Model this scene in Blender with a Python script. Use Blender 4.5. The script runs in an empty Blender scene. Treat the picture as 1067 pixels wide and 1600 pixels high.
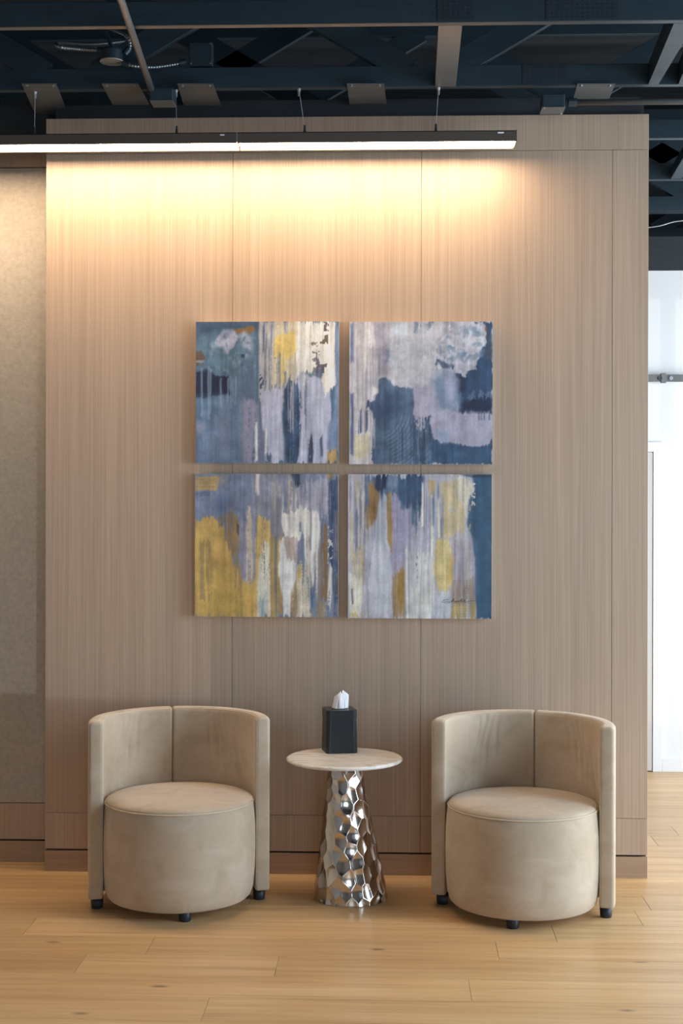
import bpy, bmesh, math, random
import numpy as np
from mathutils import Vector, Matrix

random.seed(7)
rng = np.random.RandomState(11)
SC = bpy.context.scene
C = SC.collection

# ------------------------------------------------------------------ camera
CAM_H, CAM_D = 1.6, 6.16
YAW, ROLL = math.radians(2.15), math.radians(0.12)
FPX, PX0, PY0 = 50 / 36 * 1600, 533.5, 790.0
fw = Vector((-math.sin(YAW), math.cos(YAW), 0))
rt0 = Vector((math.cos(YAW), math.sin(YAW), 0))
upw = Vector((0, 0, 1))
cam_up = upw * math.cos(ROLL) - rt0 * math.sin(ROLL)
cam_rt = rt0 * math.cos(ROLL) + upw * math.sin(ROLL)
cam_loc = Vector((0, -CAM_D, CAM_H))
cd = bpy.data.cameras.new('camera')
cam = bpy.data.objects.new('camera', cd)
C.objects.link(cam)
m = Matrix((cam_rt, cam_up, -fw)).transposed().to_4x4()
m.translation = cam_loc
cam.matrix_world = m
cd.sensor_fit = 'AUTO'
cd.sensor_width = 36
cd.lens = 50
cd.shift_y = -10 / 1600
SC.camera = cam

# ------------------------------------------------------------------ world, lights, exposure
w = bpy.data.worlds.new('world')
SC.world = w
w.use_nodes = True
w.node_tree.nodes['Background'].inputs[0].default_value = (0.62, 0.78, 1.0, 1)
w.node_tree.nodes['Background'].inputs[1].default_value = 0.4

def area(name, loc, direction, sx, sy, power, col, spread=180):
    l = bpy.data.lights.new(name, 'AREA')
    l.shape = 'RECTANGLE'
    l.size, l.size_y = sx, sy
    l.energy = power
    l.color = col
    l.spread = math.radians(spread)
    o = bpy.data.objects.new(name, l)
    o.location = loc
    o.rotation_euler = Vector(direction).to_track_quat('-Z', 'Z').to_euler()
    C.objects.link(o)
    return o
# daylight entering by the glazing in the right-hand wall, the far right room and the wall behind the camera
area('window_light_right', (4.15, -2.6, 1.6), (-1, 0, 0), 3.8, 2.4, 290, (0.66, 0.83, 1.0))
area('window_light_far', (4.15, 0.9, 1.5), (-1, 0, 0), 2.0, 2.5, 190, (0.88, 0.94, 1.0))
area('window_light_front', (1.0, -9.35, 1.75), (0, 1, 0), 1.7, 1.9, 62, (0.68, 0.84, 1.0))
# low daylight glancing in through the glazing behind the camera
sl = bpy.data.lights.new('sun', 'SUN'); sl.energy = 0.42; sl.angle = math.radians(0.15); sl.color = (0.9, 0.95, 1.0)
so = bpy.data.objects.new('sun', sl); C.objects.link(so)
so.rotation_euler = Vector((-math.sin(math.radians(27)), math.cos(math.radians(27)), 0.0)).to_track_quat('-Z', 'Z').to_euler()
STRIP_POWER = 44.0

vs = SC.view_settings
vs.view_transform = 'Standard'
vs.look = 'None'
vs.gamma = 1
vs.use_curve_mapping = False
vs.exposure = 0.0
SC.cycles.use_denoising = True
SC.cycles.max_bounces = 8
SC.cycles.diffuse_bounces = 4
SC.cycles.sample_clamp_indirect = 6

# ------------------------------------------------------------------ measuring helpers
def ray(px, py):
    return (fw * FPX + cam_rt * (px - PX0) - cam_up * (py - PY0)).normalized()
def atY(px, py, Y):
    d = ray(px, py)
    return cam_loc + d * ((Y - cam_loc.y) / d.y)
def atZ(px, py, Z):
    d = ray(px, py)
    return cam_loc + d * ((Z - cam_loc.z) / d.z)

# ------------------------------------------------------------------ material helpers
def lin(c):
    return tuple(((v / 255) / 12.92 if v / 255 <= 0.04045 else ((v / 255 + 0.055) / 1.055) ** 2.4) for v in c) + (1.0,)
def mat(name, col, rough=0.5, metal=0.0, **kw):
    m = bpy.data.materials.new(name)
    m.use_nodes = True
    b = m.node_tree.nodes['Principled BSDF']
    b.inputs['Base Color'].default_value = col if len(col) == 4 else tuple(col) + (1,)
    b.inputs['Roughness'].default_value = rough
    b.inputs['Metallic'].default_value = metal
    for k, v in kw.items():
        b.inputs[k.replace('_', ' ')].default_value = v
    return m
def N(m, t, **kw):
    n = m.node_tree.nodes.new(t)
    for k, v in kw.items():
        setattr(n, k, v)
    return n
def L(m, a, b):
    m.node_tree.links.new(a, b)
def P(m):
    return m.node_tree.nodes['Principled BSDF']
def coords(m, scale, which='Object', rnd=False):
    tc = N(m, 'ShaderNodeTexCoord')
    mp = N(m, 'ShaderNodeMapping')
    mp.inputs['Scale'].default_value = scale
    L(m, tc.outputs[which], mp.inputs[0])
    if rnd:
        oi = N(m, 'ShaderNodeObjectInfo')
        mu = N(m, 'ShaderNodeVectorMath', operation='SCALE')
        cb = N(m, 'ShaderNodeCombineXYZ')
        L(m, oi.outputs['Random'], cb.inputs[0]); L(m, oi.outputs['Random'], cb.inputs[1]); L(m, oi.outputs['Random'], cb.inputs[2])
        L(m, cb.outputs[0], mu.inputs[0]); mu.inputs['Scale'].default_value = 57.0
        L(m, mu.outputs[0], mp.inputs['Location'])
    return mp.outputs[0]
def noise(m, vec, scale, detail=3, rough=0.5, dist=0.0):
    n = N(m, 'ShaderNodeTexNoise')
    L(m, vec, n.inputs['Vector'])
    n.inputs['Scale'].default_value = scale
    n.inputs['Detail'].default_value = detail
    n.inputs['Roughness'].default_value = rough
    n.inputs['Distortion'].default_value = dist
    return n.outputs['Fac']
def ramp(m, fac, stops):
    r = N(m, 'ShaderNodeValToRGB')
    els = r.color_ramp.elements
    while len(els) < len(stops):
        els.new(0.5)
    for e, (p, c) in zip(els, stops):
        e.position = p
        e.color = c if len(c) == 4 else tuple(c) + (1,)
    L(m, fac, r.inputs[0])
    return r.outputs[0]
def mix(m, fac, a, b, mode='MIX'):
    n = N(m, 'ShaderNodeMix', data_type='RGBA', blend_type=mode)
    if isinstance(fac, (int, float)): n.inputs[0].default_value = fac
    else: L(m, fac, n.inputs[0])
    for v, i in ((a, 6), (b, 7)):
        if isinstance(v, tuple): n.inputs[i].default_value = v
        else: L(m, v, n.inputs[i])
    return n.outputs[2]
def bump(m, h, strength=0.2, dist=0.002):
    b = N(m, 'ShaderNodeBump')
    b.inputs['Strength'].default_value = strength
    b.inputs['Distance'].default_value = dist
    L(m, h, b.inputs['Height'])
    L(m, b.outputs[0], P(m).inputs['Normal'])

def veneer(name, dark, light, horizontal=False, rough=0.42):
    m = mat(name, light, rough)
    s1 = (2.0, 2.0, 260) if horizontal else (260, 260, 1.3)
    s2 = (0.6, 0.6, 9) if horizontal else (9, 9, 0.35)
    a = noise(m, coords(m, s1), 1.0, 3, 0.6)
    b = noise(m, coords(m, s2, rnd=True), 1.0, 3, 0.55)
    c1 = ramp(m, a, [(0.3, dark), (0.7, light)])
    c2 = ramp(m, b, [(0.3, (0.94, 0.935, 0.93)), (0.7, (1.04, 1.04, 1.04))])
    L(m, mix(m, 1.0, c1, c2, 'MULTIPLY'), P(m).inputs['Base Color'])
    bump(m, a, 0.12, 0.001)
    return m
M_WOOD = veneer('oak_veneer', (0.385, 0.275, 0.195, 1), (0.50, 0.375, 0.28, 1))
M_WOODH = veneer('oak_veneer_horizontal', (0.34, 0.225, 0.14, 1), (0.44, 0.30, 0.20, 1), True)

def floor_mat():
    m = mat('oak_floor', (0.6, 0.4, 0.2, 1), 0.36)
    oi = N(m, 'ShaderNodeObjectInfo')
    a = noise(m, coords(m, (1.2, 26, 26), rnd=True), 1.0, 5, 0.6, 0.6)
    f = noise(m, coords(m, (5, 150, 150), rnd=True), 1.0, 3, 0.6)
    c = ramp(m, a, [(0.25, (0.50, 0.29, 0.125)), (0.5, (0.66, 0.425, 0.205)), (0.75, (0.74, 0.52, 0.28))])
    c = mix(m, 1.0, c, ramp(m, f, [(0.3, (0.93, 0.92, 0.90)), (0.7, (1.03, 1.03, 1.03))]), 'MULTIPLY')
    c = mix(m, 1.0, c, ramp(m, oi.outputs['Random'], [(0.0, (0.88, 0.86, 0.84)), (1.0, (1.07, 1.07, 1.08))]), 'MULTIPLY')
    # knots
    v = N(m, 'ShaderNodeTexVoronoi')
    L(m, coords(m, (2.6, 6.5, 6.5), rnd=True), v.inputs['Vector'])
    v.inputs['Scale'].default_value = 1.0
    kn = ramp(m, v.outputs['Distance'], [(0.03, (1, 1, 1)), (0.10, (0, 0, 0))])
    sep = N(m, 'ShaderNodeSeparateColor'); L(m, v.outputs['Color'], sep.inputs[0])
    gt = N(m, 'ShaderNodeMath', operation='GREATER_THAN'); L(m, sep.outputs[0], gt.inputs[0]); gt.inputs[1].default_value = 0.42
    mu = N(m, 'ShaderNodeMath', operation='MULTIPLY'); L(m, kn, mu.inputs[0]); L(m, gt.outputs[0], mu.inputs[1])
    mu2 = N(m, 'ShaderNodeMath', operation='MULTIPLY'); L(m, mu.outputs[0], mu2.inputs[0]); mu2.inputs[1].default_value = 0.8
    c = mix(m, mu2.outputs[0], c, (0.11, 0.065, 0.04, 1))
    L(m, c, P(m).inputs['Base Color'])
    bump(m, f, 0.06, 0.001)
    return m
M_FLOOR = floor_mat()

def felt_mat():
    m = mat('grey_felt', (0.25, 0.24, 0.22, 1), 0.75)
    n = noise(m, coords(m, (1, 1, 1)), 260, 2, 0.7)
    n2 = noise(m, coords(m, (1, 1, 1)), 60, 2, 0.6)
    c = ramp(m, n, [(0.3, (0.30, 0.275, 0.235)), (0.7, (0.52, 0.47, 0.40))])
    c = mix(m, 0.5, c, ramp(m, n2, [(0.3, (0.33, 0.30, 0.255)), (0.7, (0.49, 0.445, 0.38))]))
    L(m, c, P(m).inputs['Base Color'])
    bump(m, n, 0.3, 0.001)
    return m
M_FELT = felt_mat()

def velvet_mat(name, a, b):
    m = mat(name, a, 0.72)
    P(m).inputs['Sheen Weight'].default_value = 0.35
    P(m).inputs['Sheen Roughness'].default_value = 0.4
    P(m).inputs['Sheen Tint'].default_value = (1.0, 0.95, 0.88, 1)
    P(m).inputs['Specular IOR Level'].default_value = 0.3
    n = noise(m, coords(m, (1, 1, 1.3)), 7, 6, 0.62, 0.8)
    n2 = noise(m, coords(m, (1, 1, 1)), 900, 1, 0.5)
    c = ramp(m, n, [(0.3, a), (0.7, b)])
    L(m, c, P(m).inputs['Base Color'])
    bump(m, n2, 0.12, 0.0006)
    return m
M_VELVET = velvet_mat('beige_velvet', (0.445, 0.345, 0.24, 1), (0.565, 0.465, 0.355, 1))
M_PIPING = mat('velvet_piping', (0.58, 0.48, 0.36, 1), 0.7)
M_BLACKPL = mat('black_plastic', (0.012, 0.016, 0.022, 1), 0.45)

def dark_paint(name, a, b, rough=0.5):
    m = mat(name, a, rough)
    n = noise(m, coords(m, (1.0, 6, 6), rnd=True), 3, 5, 0.6)
    L(m, ramp(m, n, [(0.3, a), (0.7, b)]), P(m).inputs['Base Color'])
    bump(m, n, 0.2, 0.002)
    return m
M_DARK = dark_paint('charcoal_painted_timber', (0.011, 0.025, 0.036, 1), (0.020, 0.038, 0.052, 1), 0.42)
M_DECK = dark_paint('charcoal_painted_deck', (0.015, 0.02, 0.024, 1), (0.026, 0.032, 0.037, 1), 0.7)
M_HEADER = dark_paint('charcoal_painted_header', (0.014, 0.018, 0.023, 1), (0.020, 0.026, 0.031, 1), 0.6)
M_PLATE = dark_paint('grey_painted_steel', (0.075, 0.085, 0.09, 1), (0.10, 0.108, 0.112, 1), 0.4)
M_NAIL = mat('nail_plate', (0.022, 0.034, 0.045, 1), 0.4, 0.2)
M_STEEL = mat('galvanised_steel', (0.45, 0.47, 0.48, 1), 0.35, 0.9)
M_BRONZE = mat('brown_lamp_housing', (0.10, 0.082, 0.068, 1), 0.45, 0.3)
M_WHITE = mat('white_paint', (0.80, 0.82, 0.83, 1), 0.55)
M_TRIMW = mat('white_trim', (0.84, 0.86, 0.88, 1), 0.4)
M_RAIL = mat('grey_rail_steel', (0.17, 0.17, 0.165, 1), 0.4, 0.6)
M_BLACKBOX = mat('black_resin', (0.013, 0.019, 0.026, 1), 0.32)
M_SIDEW = mat('room_wall_paint', (0.32, 0.30, 0.28, 1), 0.7)
M_GAP = mat('shadow_gap_backing', (0.03, 0.022, 0.016, 1), 0.8)
M_FRAME = mat('window_frame_aluminium', (0.06, 0.065, 0.07, 1), 0.4, 0.5)

def emis(name, col, s):
    m = mat(name, (0.9, 0.9, 0.9, 1), 0.5)
    P(m).inputs['Emission Color'].default_value = col
    P(m).inputs['Emission Strength'].default_value = s
    return m
M_LENS = emis('lit_diffuser', (1.0, 0.745, 0.50, 1), STRIP_POWER)
def glass_mat():
    m = bpy.data.materials.new('window_glass')
    m.use_nodes = True
    nt = m.node_tree
    nt.nodes.remove(P(m))
    t = nt.nodes.new('ShaderNodeBsdfTransparent'); g = nt.nodes.new('ShaderNodeBsdfGlossy')
    g.inputs['Roughness'].default_value = 0.02
    mx = nt.nodes.new('ShaderNodeMixShader'); mx.inputs[0].default_value = 0.08
    L(m, t.outputs[0], mx.inputs[1]); L(m, g.outputs[0], mx.inputs[2])
    L(m, mx.outputs[0], nt.nodes['Material Output'].inputs[0])
    return m
M_GLASS = glass_mat()
def marble_mat():
    m = mat('cream_marble', (0.8, 0.75, 0.68, 1), 0.25)
    n = noise(m, coords(m, (1, 2.5, 1)), 7, 6, 0.65, 1.2)
    L(m, ramp(m, n, [(0.40, (0.66, 0.60, 0.53)), (0.5, (0.80, 0.76, 0.70)), (0.7, (0.84, 0.82, 0.78))]), P(m).inputs['Base Color'])
    return m
M_MARBLE = marble_mat()
M_CHROME = mat('hammered_nickel', (0.62, 0.56, 0.51, 1), 0.13, 1.0)
def tissue_mat():
    m = mat('tissue_paper', (0.86, 0.86, 0.87, 1), 0.9)
    P(m).inputs['Transmission Weight'].default_value = 0.0
    return m
M_TISSUE = tissue_mat()

# ------------------------------------------------------------------ mesh helpers
def link(name, bm, material, parent=None, smooth=False, label=None, mats=None):
    me = bpy.data.meshes.new(name)
    bmesh.ops.recalc_face_normals(bm, faces=bm.faces)
    bm.to_mesh(me); bm.free()
    for mm in (mats or [material]):
        me.materials.append(mm)
    if smooth:
        for p in me.polygons: p.use_smooth = True
    o = bpy.data.objects.new(name, me)
    C.objects.link(o)
    if parent is not None: o.parent = parent
    if label: o['label'] = label
    return o
def recenter(o):
    me = o.data
    co = np.zeros(len(me.vertices) * 3); me.vertices.foreach_get('co', co); co = co.reshape(-1, 3)
    c = (co.min(0) + co.max(0)) / 2
    co -= c; me.vertices.foreach_set('co', co.ravel()); me.update()
    o.location = Vector(o.location) + Vector(c)
    return o
def tag(o, label=None, cat=None, group=None, kind=None):
    for k, v in (('label', label), ('category', cat), ('group', group), ('kind', kind)):
        if v: o[k] = v
    return o
def thing(name, label, cat, loc=(0, 0, 0), rz=0, group=None):
    o = bpy.data.objects.new(name, None)
    o.empty_display_size = 0.1
    C.objects.link(o)
    o.location = loc; o.rotation_euler = (0, 0, rz)
    return tag(o, label, cat, group)
def box(bm, x0, x1, y0, y1, z0, z1, bev=0.0, mi=0):
    b2 = bmesh.new()
    vs_ = [b2.verts.new(v) for v in ((x0, y0, z0), (x1, y0, z0), (x1, y1, z0), (x0, y1, z0), (x0, y0, z1), (x1, y0, z1), (x1, y1, z1), (x0, y1, z1))]
    for f in ((0, 3, 2, 1), (4, 5, 6, 7), (0, 1, 5, 4), (1, 2, 6, 5), (2, 3, 7, 6), (3, 0, 4, 7)):
        b2.faces.new([vs_[i] for i in f])
    if bev: bmesh.ops.bevel(b2, geom=b2.edges[:], offset=bev, segments=1, affect='EDGES')
    for f in b2.faces: f.material_index = mi
    me = bpy.data.meshes.new('tmp'); b2.to_mesh(me); b2.free()
    bm.from_mesh(me); bpy.data.meshes.remove(me)
def boxobj(name, x0, x1, y0, y1, z0, z1, material, parent=None, bev=0.0, label=None):
    bm = bmesh.new(); box(bm, min(x0, x1), max(x0, x1), min(y0, y1), max(y0, y1), min(z0, z1), max(z0, z1), bev)
    return recenter(link(name, bm, material, parent, label=label))
def beam(bm, a, b, wid, hei, up=(0, 1, 0), bev=0.0):
    """box beam from a to b; wid is measured along up, hei across it"""
    a, b = Vector(a), Vector(b); d = (b - a); ln = d.length; d.normalize()
    u = Vector(up); u = (u - d * u.dot(d)).normalized(); v = d.cross(u)
    b2 = bmesh.new()
    mtx = Matrix((d, u, v)).transposed().to_4x4(); mtx.translation = (a + b) / 2
    bmesh.ops.create_cube(b2, size=1.0)
    for vv in b2.verts: vv.co = mtx @ Vector((vv.co.x * ln, vv.co.y * wid, vv.co.z * hei))
    if bev: bmesh.ops.bevel(b2, geom=b2.edges[:], offset=bev, segments=1, affect='EDGES')
    me = bpy.data.meshes.new('tmp'); b2.to_mesh(me); b2.free()
    bm.from_mesh(me); bpy.data.meshes.remove(me)
def tube(bm, pts, rad, seg=12, cap=True):
    pts = [Vector(p) for p in pts]
    n = len(pts)
    rads = rad if isinstance(rad, (list, tuple)) else [rad] * n
    rings = []; prev = None
    for i, p in enumerate(pts):
        t = (pts[min(i + 1, n - 1)] - pts[max(i - 1, 0)]).normalized()
        if prev is None:
            u = t.cross(Vector((0, 0, 1)))
            if u.length < 0.1: u = t.cross(Vector((1, 0, 0)))
        else: u = prev - t * prev.dot(t)
        u.normalize(); prev = u; v = t.cross(u)
        rings.append([bm.verts.new(p + (u * math.cos(2 * math.pi * k / seg) + v * math.sin(2 * math.pi * k / seg)) * rads[i]) for k in range(seg)])
    for a, b in zip(rings, rings[1:]):
        for k in range(seg):
            bm.faces.new((a[k], a[(k + 1) % seg], b[(k + 1) % seg], b[k]))
    if cap:
        bm.faces.new(rings[0][::-1]); bm.faces.new(rings[-1])
def spline(pts, n):
    pts = [Vector(p) for p in pts]; out = []
    P_ = [pts[0] * 2 - pts[1]] + pts + [pts[-1] * 2 - pts[-2]]
    for i in range(1, len(P_) - 2):
        for k in range(n):
            t = k / n
            a, b, c, d = P_[i - 1], P_[i], P_[i + 1], P_[i + 2]
            out.append(0.5 * ((2 * b) + (c - a) * t + (2 * a - 5 * b + 4 * c - d) * t * t + (3 * b - a - 3 * c + d) * t ** 3))
    out.append(pts[-1]); return out
def lathe(bm, prof, seg=64, cx=0, cy=0):
    rings = []
    for r, z in prof:
        if r < 1e-5: rings.append([bm.verts.new((cx, cy, z))])
        else: rings.append([bm.verts.new((cx + r * math.cos(2 * math.pi * k / seg), cy + r * math.sin(2 * math.pi * k / seg), z)) for k in range(seg)])
    for a, b in zip(rings, rings[1:]):
        for k in range(seg):
            k2 = (k + 1) % seg
            if len(a) == 1 and len(b) == 1: continue
            if len(a) == 1: bm.faces.new((a[0], b[k2], b[k]))
            elif len(b) == 1: bm.faces.new((a[k], a[k2], b[0]))
            else: bm.faces.new((a[k], a[k2], b[k2], b[k]))
def struct(o, label=None):
    o['kind'] = 'structure'
    if label: o['label'] = label
    return o

# ================================================================== THE SETTING
# ---- floor: oak boards laid across the view, one object each
YF = atZ(1050, 1205.5, 0).y
fl = struct(boxobj('floor', -3.4, 4.2, -9.5, YF + 0.5, -0.12, -0.012, M_GAP))
fl.location.z = -0.066
rows = [atZ(100, y, 0).y for y in (1592, 1552, 1519, 1489, 1460, 1435)]
PW = (rows[-1] - rows[0]) / 5
row0 = rows[0]                      # boundary of row G (near edge)
seams = {0: [(322, 1573)], 1: [(734, 1545)], 2: [(126, 1505), (433, 1506)], 3: [(236, 1475), (776, 1482)], 4: [(46, 1448), (865, 1457)],
         6: [(1010, 1411)], -1: [(683, 1598)]}
PL = 2.05
k0 = int(math.floor((-4.6 - row0) / PW)); k1 = int(math.ceil((YF + 0.1 - row0) / PW))
for k in range(k0, k1):
    y0, y1 = row0 + k * PW, row0 + (k + 1) * PW
    y1 = min(y1, YF + 0.13)
    if k in seams:
        xs = sorted(atZ(px, py, 0).x for px, py in seams[k])
    else:
        xs = [rng.uniform(-1.6, 1.6)]
    while xs[0] > -3.2: xs.insert(0, xs[0] - PL * rng.uniform(0.75, 1.1))
    while xs[-1] < 4.1: xs.append(xs[-1] + PL * rng.uniform(0.75, 1.1))
    xs[0] = -3.39; xs[-1] = 4.19
    for a, b in zip(xs, xs[1:]):
        if b - a < 0.05: continue
        boxobj('plank', a + 0.0006, b - 0.0006, y0 + 0.0006, y1 - 0.0006, -0.012, 0.0, M_FLOOR, None, 0.0007).parent = fl
for o in bpy.data.objects:
    if o.name.startswith('plank'): o.location = Vector(o.location) - Vector(fl.location)
bm = bmesh.new()
k = k0 - 1
while row0 + k * PW > -9.4:
    x = -3.39 - rng.uniform(0, 1.5)
    while x < 4.19:
        x2 = x + PL
        box(bm, max(x, -3.39) + 0.0006, min(x2, 4.19) - 0.0006, row0 + k * PW + 0.0006, row0 + (k + 1) * PW - 0.0006, -0.012, 0.0, 0)
        x = x2
    k -= 1
o = link('plank_field', bm, M_FLOOR, fl); o.location = -Vector(fl.location); o['kind'] = 'stuff'

# ---- oak panelled wall (front face Y = 0)
XL, XR = atY(71, 780, 0).x, atY(1012.5, 780, 0).x
ztop = atY(540, 182, 0).z
zj1 = atY(700, 236, 0).z
zj2 = atY(540, 1274.5, 0).z
zgap_t, zgap_b = atY(540, 1331, 0).z, atY(540, 1334, 0).z
wb = struct(boxobj('wall_back', XL + 0.004, XR - 0.004, 0.018, 0.62, 0, ztop - 0.002, M_GAP), 'oak panelled wall block')
def child(o, par):
    o.parent = par; o.location = Vector(o.location) - Vector(par.location); return o
vj = [XL] + [atY(x, 760, 0).x for x in (363, 657.5, 956)] + [XR]
g = 0.0008
for i in range(4):
    child(boxobj('panel', vj[i] + g, vj[i + 1] - g, 0, 0.018, zj2 + g, zj1 - g, M_WOOD, None, 0.0006), wb)
child(boxobj('panel', XL, XR, 0, 0.018, zj1 + g, ztop, M_WOOD, None, 0.0006), wb)
for a, b in ((XL, vj[2]), (vj[2], XR)):
    child(boxobj('panel', a + g, b - g, 0, 0.018, zgap_t, zj2 - g, M_WOOD, None, 0.0006), wb)
child(boxobj('side_panel', XR - 0.004, XR, 0.019, 0.62, zgap_t, ztop, M_WOOD, None, 0.0006), wb)
child(boxobj('side_panel', XL - 0.001, XL + 0.004, 0.018, 0.62, zgap_t, ztop, M_WOOD), wb)
bb = struct(boxobj('baseboard_back', XL, XR, 0.0, 0.018, 0, zgap_b, M_WOODH, None, 0.0006))
struct(boxobj('trim_1', XR - 0.004, XR, 0.019, 0.62, 0, zgap_b, M_WOODH))

# ---- recessed wall at the left
YR = 0.155
zl_t1, zl_t2 = atY(30, 240, YR).z + 0.05, atY(30, 262, YR).z
zl_f, zl_b0, zl_b1 = atY(30, 1255, YR).z, atY(30, 1311, YR).z, atY(30, 1314, YR).z
XLL = -3.4
wl = struct(boxobj('wall_left', XLL, XL - 0.001, YR + 0.018, YR + 0.12, 0, ztop, M_GAP), 'recessed wall at the left with felt panel')
child(boxobj('panel', XLL, XL - 0.002, YR, YR + 0.018, zl_t2 + 0.002, zl_t1, M_WOOD), wl)
child(boxobj('felt_panel', XLL, XL - 0.002, YR + 0.002, YR + 0.018, zl_f + 0.003, zl_t2 - 0.002, M_FELT, label='grey felt acoustic panel'), wl)
child(boxobj('panel', XLL, XL - 0.002, YR, YR + 0.018, zl_b0, zl_f, M_WOOD), wl)
struct(boxobj('baseboard_left', XLL, XL - 0.002, YR, YR + 0.018, 0, zl_b1, M_WOODH))
struct(boxobj('trim_2', XLL, XL - 0.02, YR - 0.03, YR + 0.12, zl_t1 + 0.002, ztop + 0.12, M_HEADER))
# dark header over the oak wall
hx0, hx1, hx2 = atY(87, 170, 0.03).x, atY(345, 170, 0.03).x, atY(1000, 170, 0.03).x
h = bmesh.new()
box(h, hx0, hx1, 0.03, 0.15, ztop - 0.001, atY(200, 164, 0.03).z)
box(h, hx1, hx2, 0.03, 0.15, ztop - 0.001, atY(600, 155, 0.03).z)
struct(link('trim_3', h, M_HEADER))
struct(boxobj('trim_4', hx2, XR - 0.004, 0.10, 0.2, ztop - 0.001, atY(1005, 160, 0.1).z, M_HEADER))

# ---- far white wall at the right with the doorway
zft, zsof = atY(1040, 423, YF).z, atY(1040, 370, YF).z
dxo = atY(1019.5, 900, YF).x; dzo = atY(1017, 706, YF).z
wf = bmesh.new()
dx0 = dxo - 0.9
box(wf, -3.4, dx0, YF, YF + 0.14, 0, zft)
box(wf, dx0, dxo, YF, YF + 0.14, dzo, zft)
box(wf, dxo, 4.2, YF, YF + 0.14, 0, zft)
struct(link('wall_far', wf, M_WHITE), 'white painted wall beyond the oak wall')
struct(boxobj('trim_5', -3.4, 4.2, YF - 0.01, YF + 0.15, zft, zsof, M_HEADER))
cw = atY(1034, 900, YF).x - dxo
zc = atY(1025, 690.5, YF).z
struct(boxobj('trim_6', dxo, dxo + cw, YF - 0.016, YF, 0, zc, M_TRIMW, None, 0.002))
struct(boxobj('trim_7', dx0 - cw, dxo, YF - 0.016, YF, dzo, zc, M_TRIMW, None, 0.002))
struct(boxobj('trim_8', dx0 - cw, dx0, YF - 0.016, YF, 0, dzo, M_TRIMW, None, 0.002))
dd = struct(boxobj('door_1', dx0 + 0.003, dxo - 0.003, YF - 0.012, YF + 0.028, 0.006, dzo - 0.003, mat('pale_door', (0.62, 0.58, 0.55, 1), 0.5)), 'pale timber door')
dh = bmesh.new(); tube(dh, [(dx0 + 0.08, YF + 0.045, 1.0), (dx0 + 0.08, YF - 0.0, 1.0), (dx0 + 0.19, YF - 0.0, 1.0)], 0.009)
child(link('door_handle', dh, M_STEEL), dd)
struct(boxobj('baseboard_right', dxo + cw, 4.2, YF - 0.016, YF, 0, atY(1045, 1184, YF).z, M_TRIMW, None, 0.002))
rl = thing('barn_door_rail', 'grey steel sliding door rail on the far white wall', 'door rail', (dxo, YF - 0.05, atY(1040, 591, YF - 0.05).z))
rz = rl.location.z; hr = (atY(1040, 586, YF - .05).z - atY(1040, 597, YF - .05).z) / 2
bm = bmesh.new(); box(bm, -1.2, 2.2, -0.004, 0.004, -hr, hr, 0.001); link('rail', bm, M_RAIL, rl)
for px in (1036, ):
    x = atY(px, 591, YF - .05).x - dxo
    bm = bmesh.new(); box(bm, x - 0.016, x + 0.016, -0.012, 0.006, -hr - 0.008, hr + 0.008, 0.002); link('rail_stop', bm, M_RAIL, rl)
for px in (1030.5, 1048):
    x = atY(px, 591, YF - .05).x - dxo
    bm = bmesh.new(); tube(bm, [(x, -0.012, 0), (x, -0.004, 0)], 0.012); tube(bm, [(x, 0.0, 0), (x, 0.05, 0)], 0.008); link('bolt', bm, M_STEEL if px > 1040 else M_FRAME, rl)

# ---- the rest of the room, out of frame: side walls and the wall behind the camera with glazing
ZC = CAM_H + 2.75
def window_wall(name, axis, pos, lo, hi, wins, z0, z1, zt, idx):
    bm = bmesh.new(); t = 0.15
    def b(a0, a1, za, zb):
        if axis == 'x': box(bm, pos, pos + t, a0, a1, za, zb)
        else: box(bm, a0, a1, pos - t, pos, za, zb)
    a = lo
    for (u0, u1) in wins:
        b(a, u0, 0, zt); b(u0, u1, 0, z0); b(u0, u1, z1, zt); a = u1
    b(a, hi, 0, zt)
    struct(link(name, bm, M_SIDEW))
    for n_, (u0, u1) in enumerate(wins):
        fm = bmesh.new()
        nb = max(1, round((u1 - u0) / 1.9))
        def fb(a0, a1, za, zb):
            if axis == 'x': box(fm, pos + 0.03, pos + 0.09, a0, a1, za, zb)
            else: box(fm, a0, a1, pos - 0.09, pos - 0.03, za, zb)
        fb(u0, u1, z0, z0 + 0.05); fb(u0, u1, z1 - 0.05, z1)
        for j in range(nb + 1):
            c = u0 + 0.03 + (u1 - u0 - 0.06) * j / nb; fb(c - 0.03, c + 0.03, z0 + 0.05, z1 - 0.05)
        wo = struct(link('window_%d' % (idx + n_), fm, M_FRAME))
        for j in range(nb):
            c0 = u0 + (u1 - u0) * j / nb; c1 = u0 + (u1 - u0) * (j + 1) / nb
            if axis == 'x': boxobj('pane', pos + 0.055, pos + 0.061, c0, c1, z0 + 0.05, z1 - 0.05, M_GLASS, wo)
            else: boxobj('pane', c0, c1, pos - 0.061, pos - 0.055, z0 + 0.05, z1 - 0.05, M_GLASS, wo)
window_wall('wall_right', 'x', 4.2, -9.5, YF + 0.14, [(-4.7, -0.6), (-0.2, 2.0)], 0.25, 2.9, ZC, 1)
window_wall('wall_front', 'y', -9.5, -3.4, 4.2, [(0.1, 1.9), (2.3, 4.15)], 0.705, 2.85, ZC, 3)
struct(boxobj('wall_side', -3.55, -3.4, -9.5, YF + 0.14, 0, ZC, M_SIDEW))
struct(boxobj('wall_upper', -3.4, 4.2, YF + 0.9, YF + 1.0, zft, ZC, M_DECK))
struct(boxobj('ceiling', -3.55, 4.35, -9.65, YF + 2.2, ZC, ZC + 0.1, M_DECK))

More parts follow.
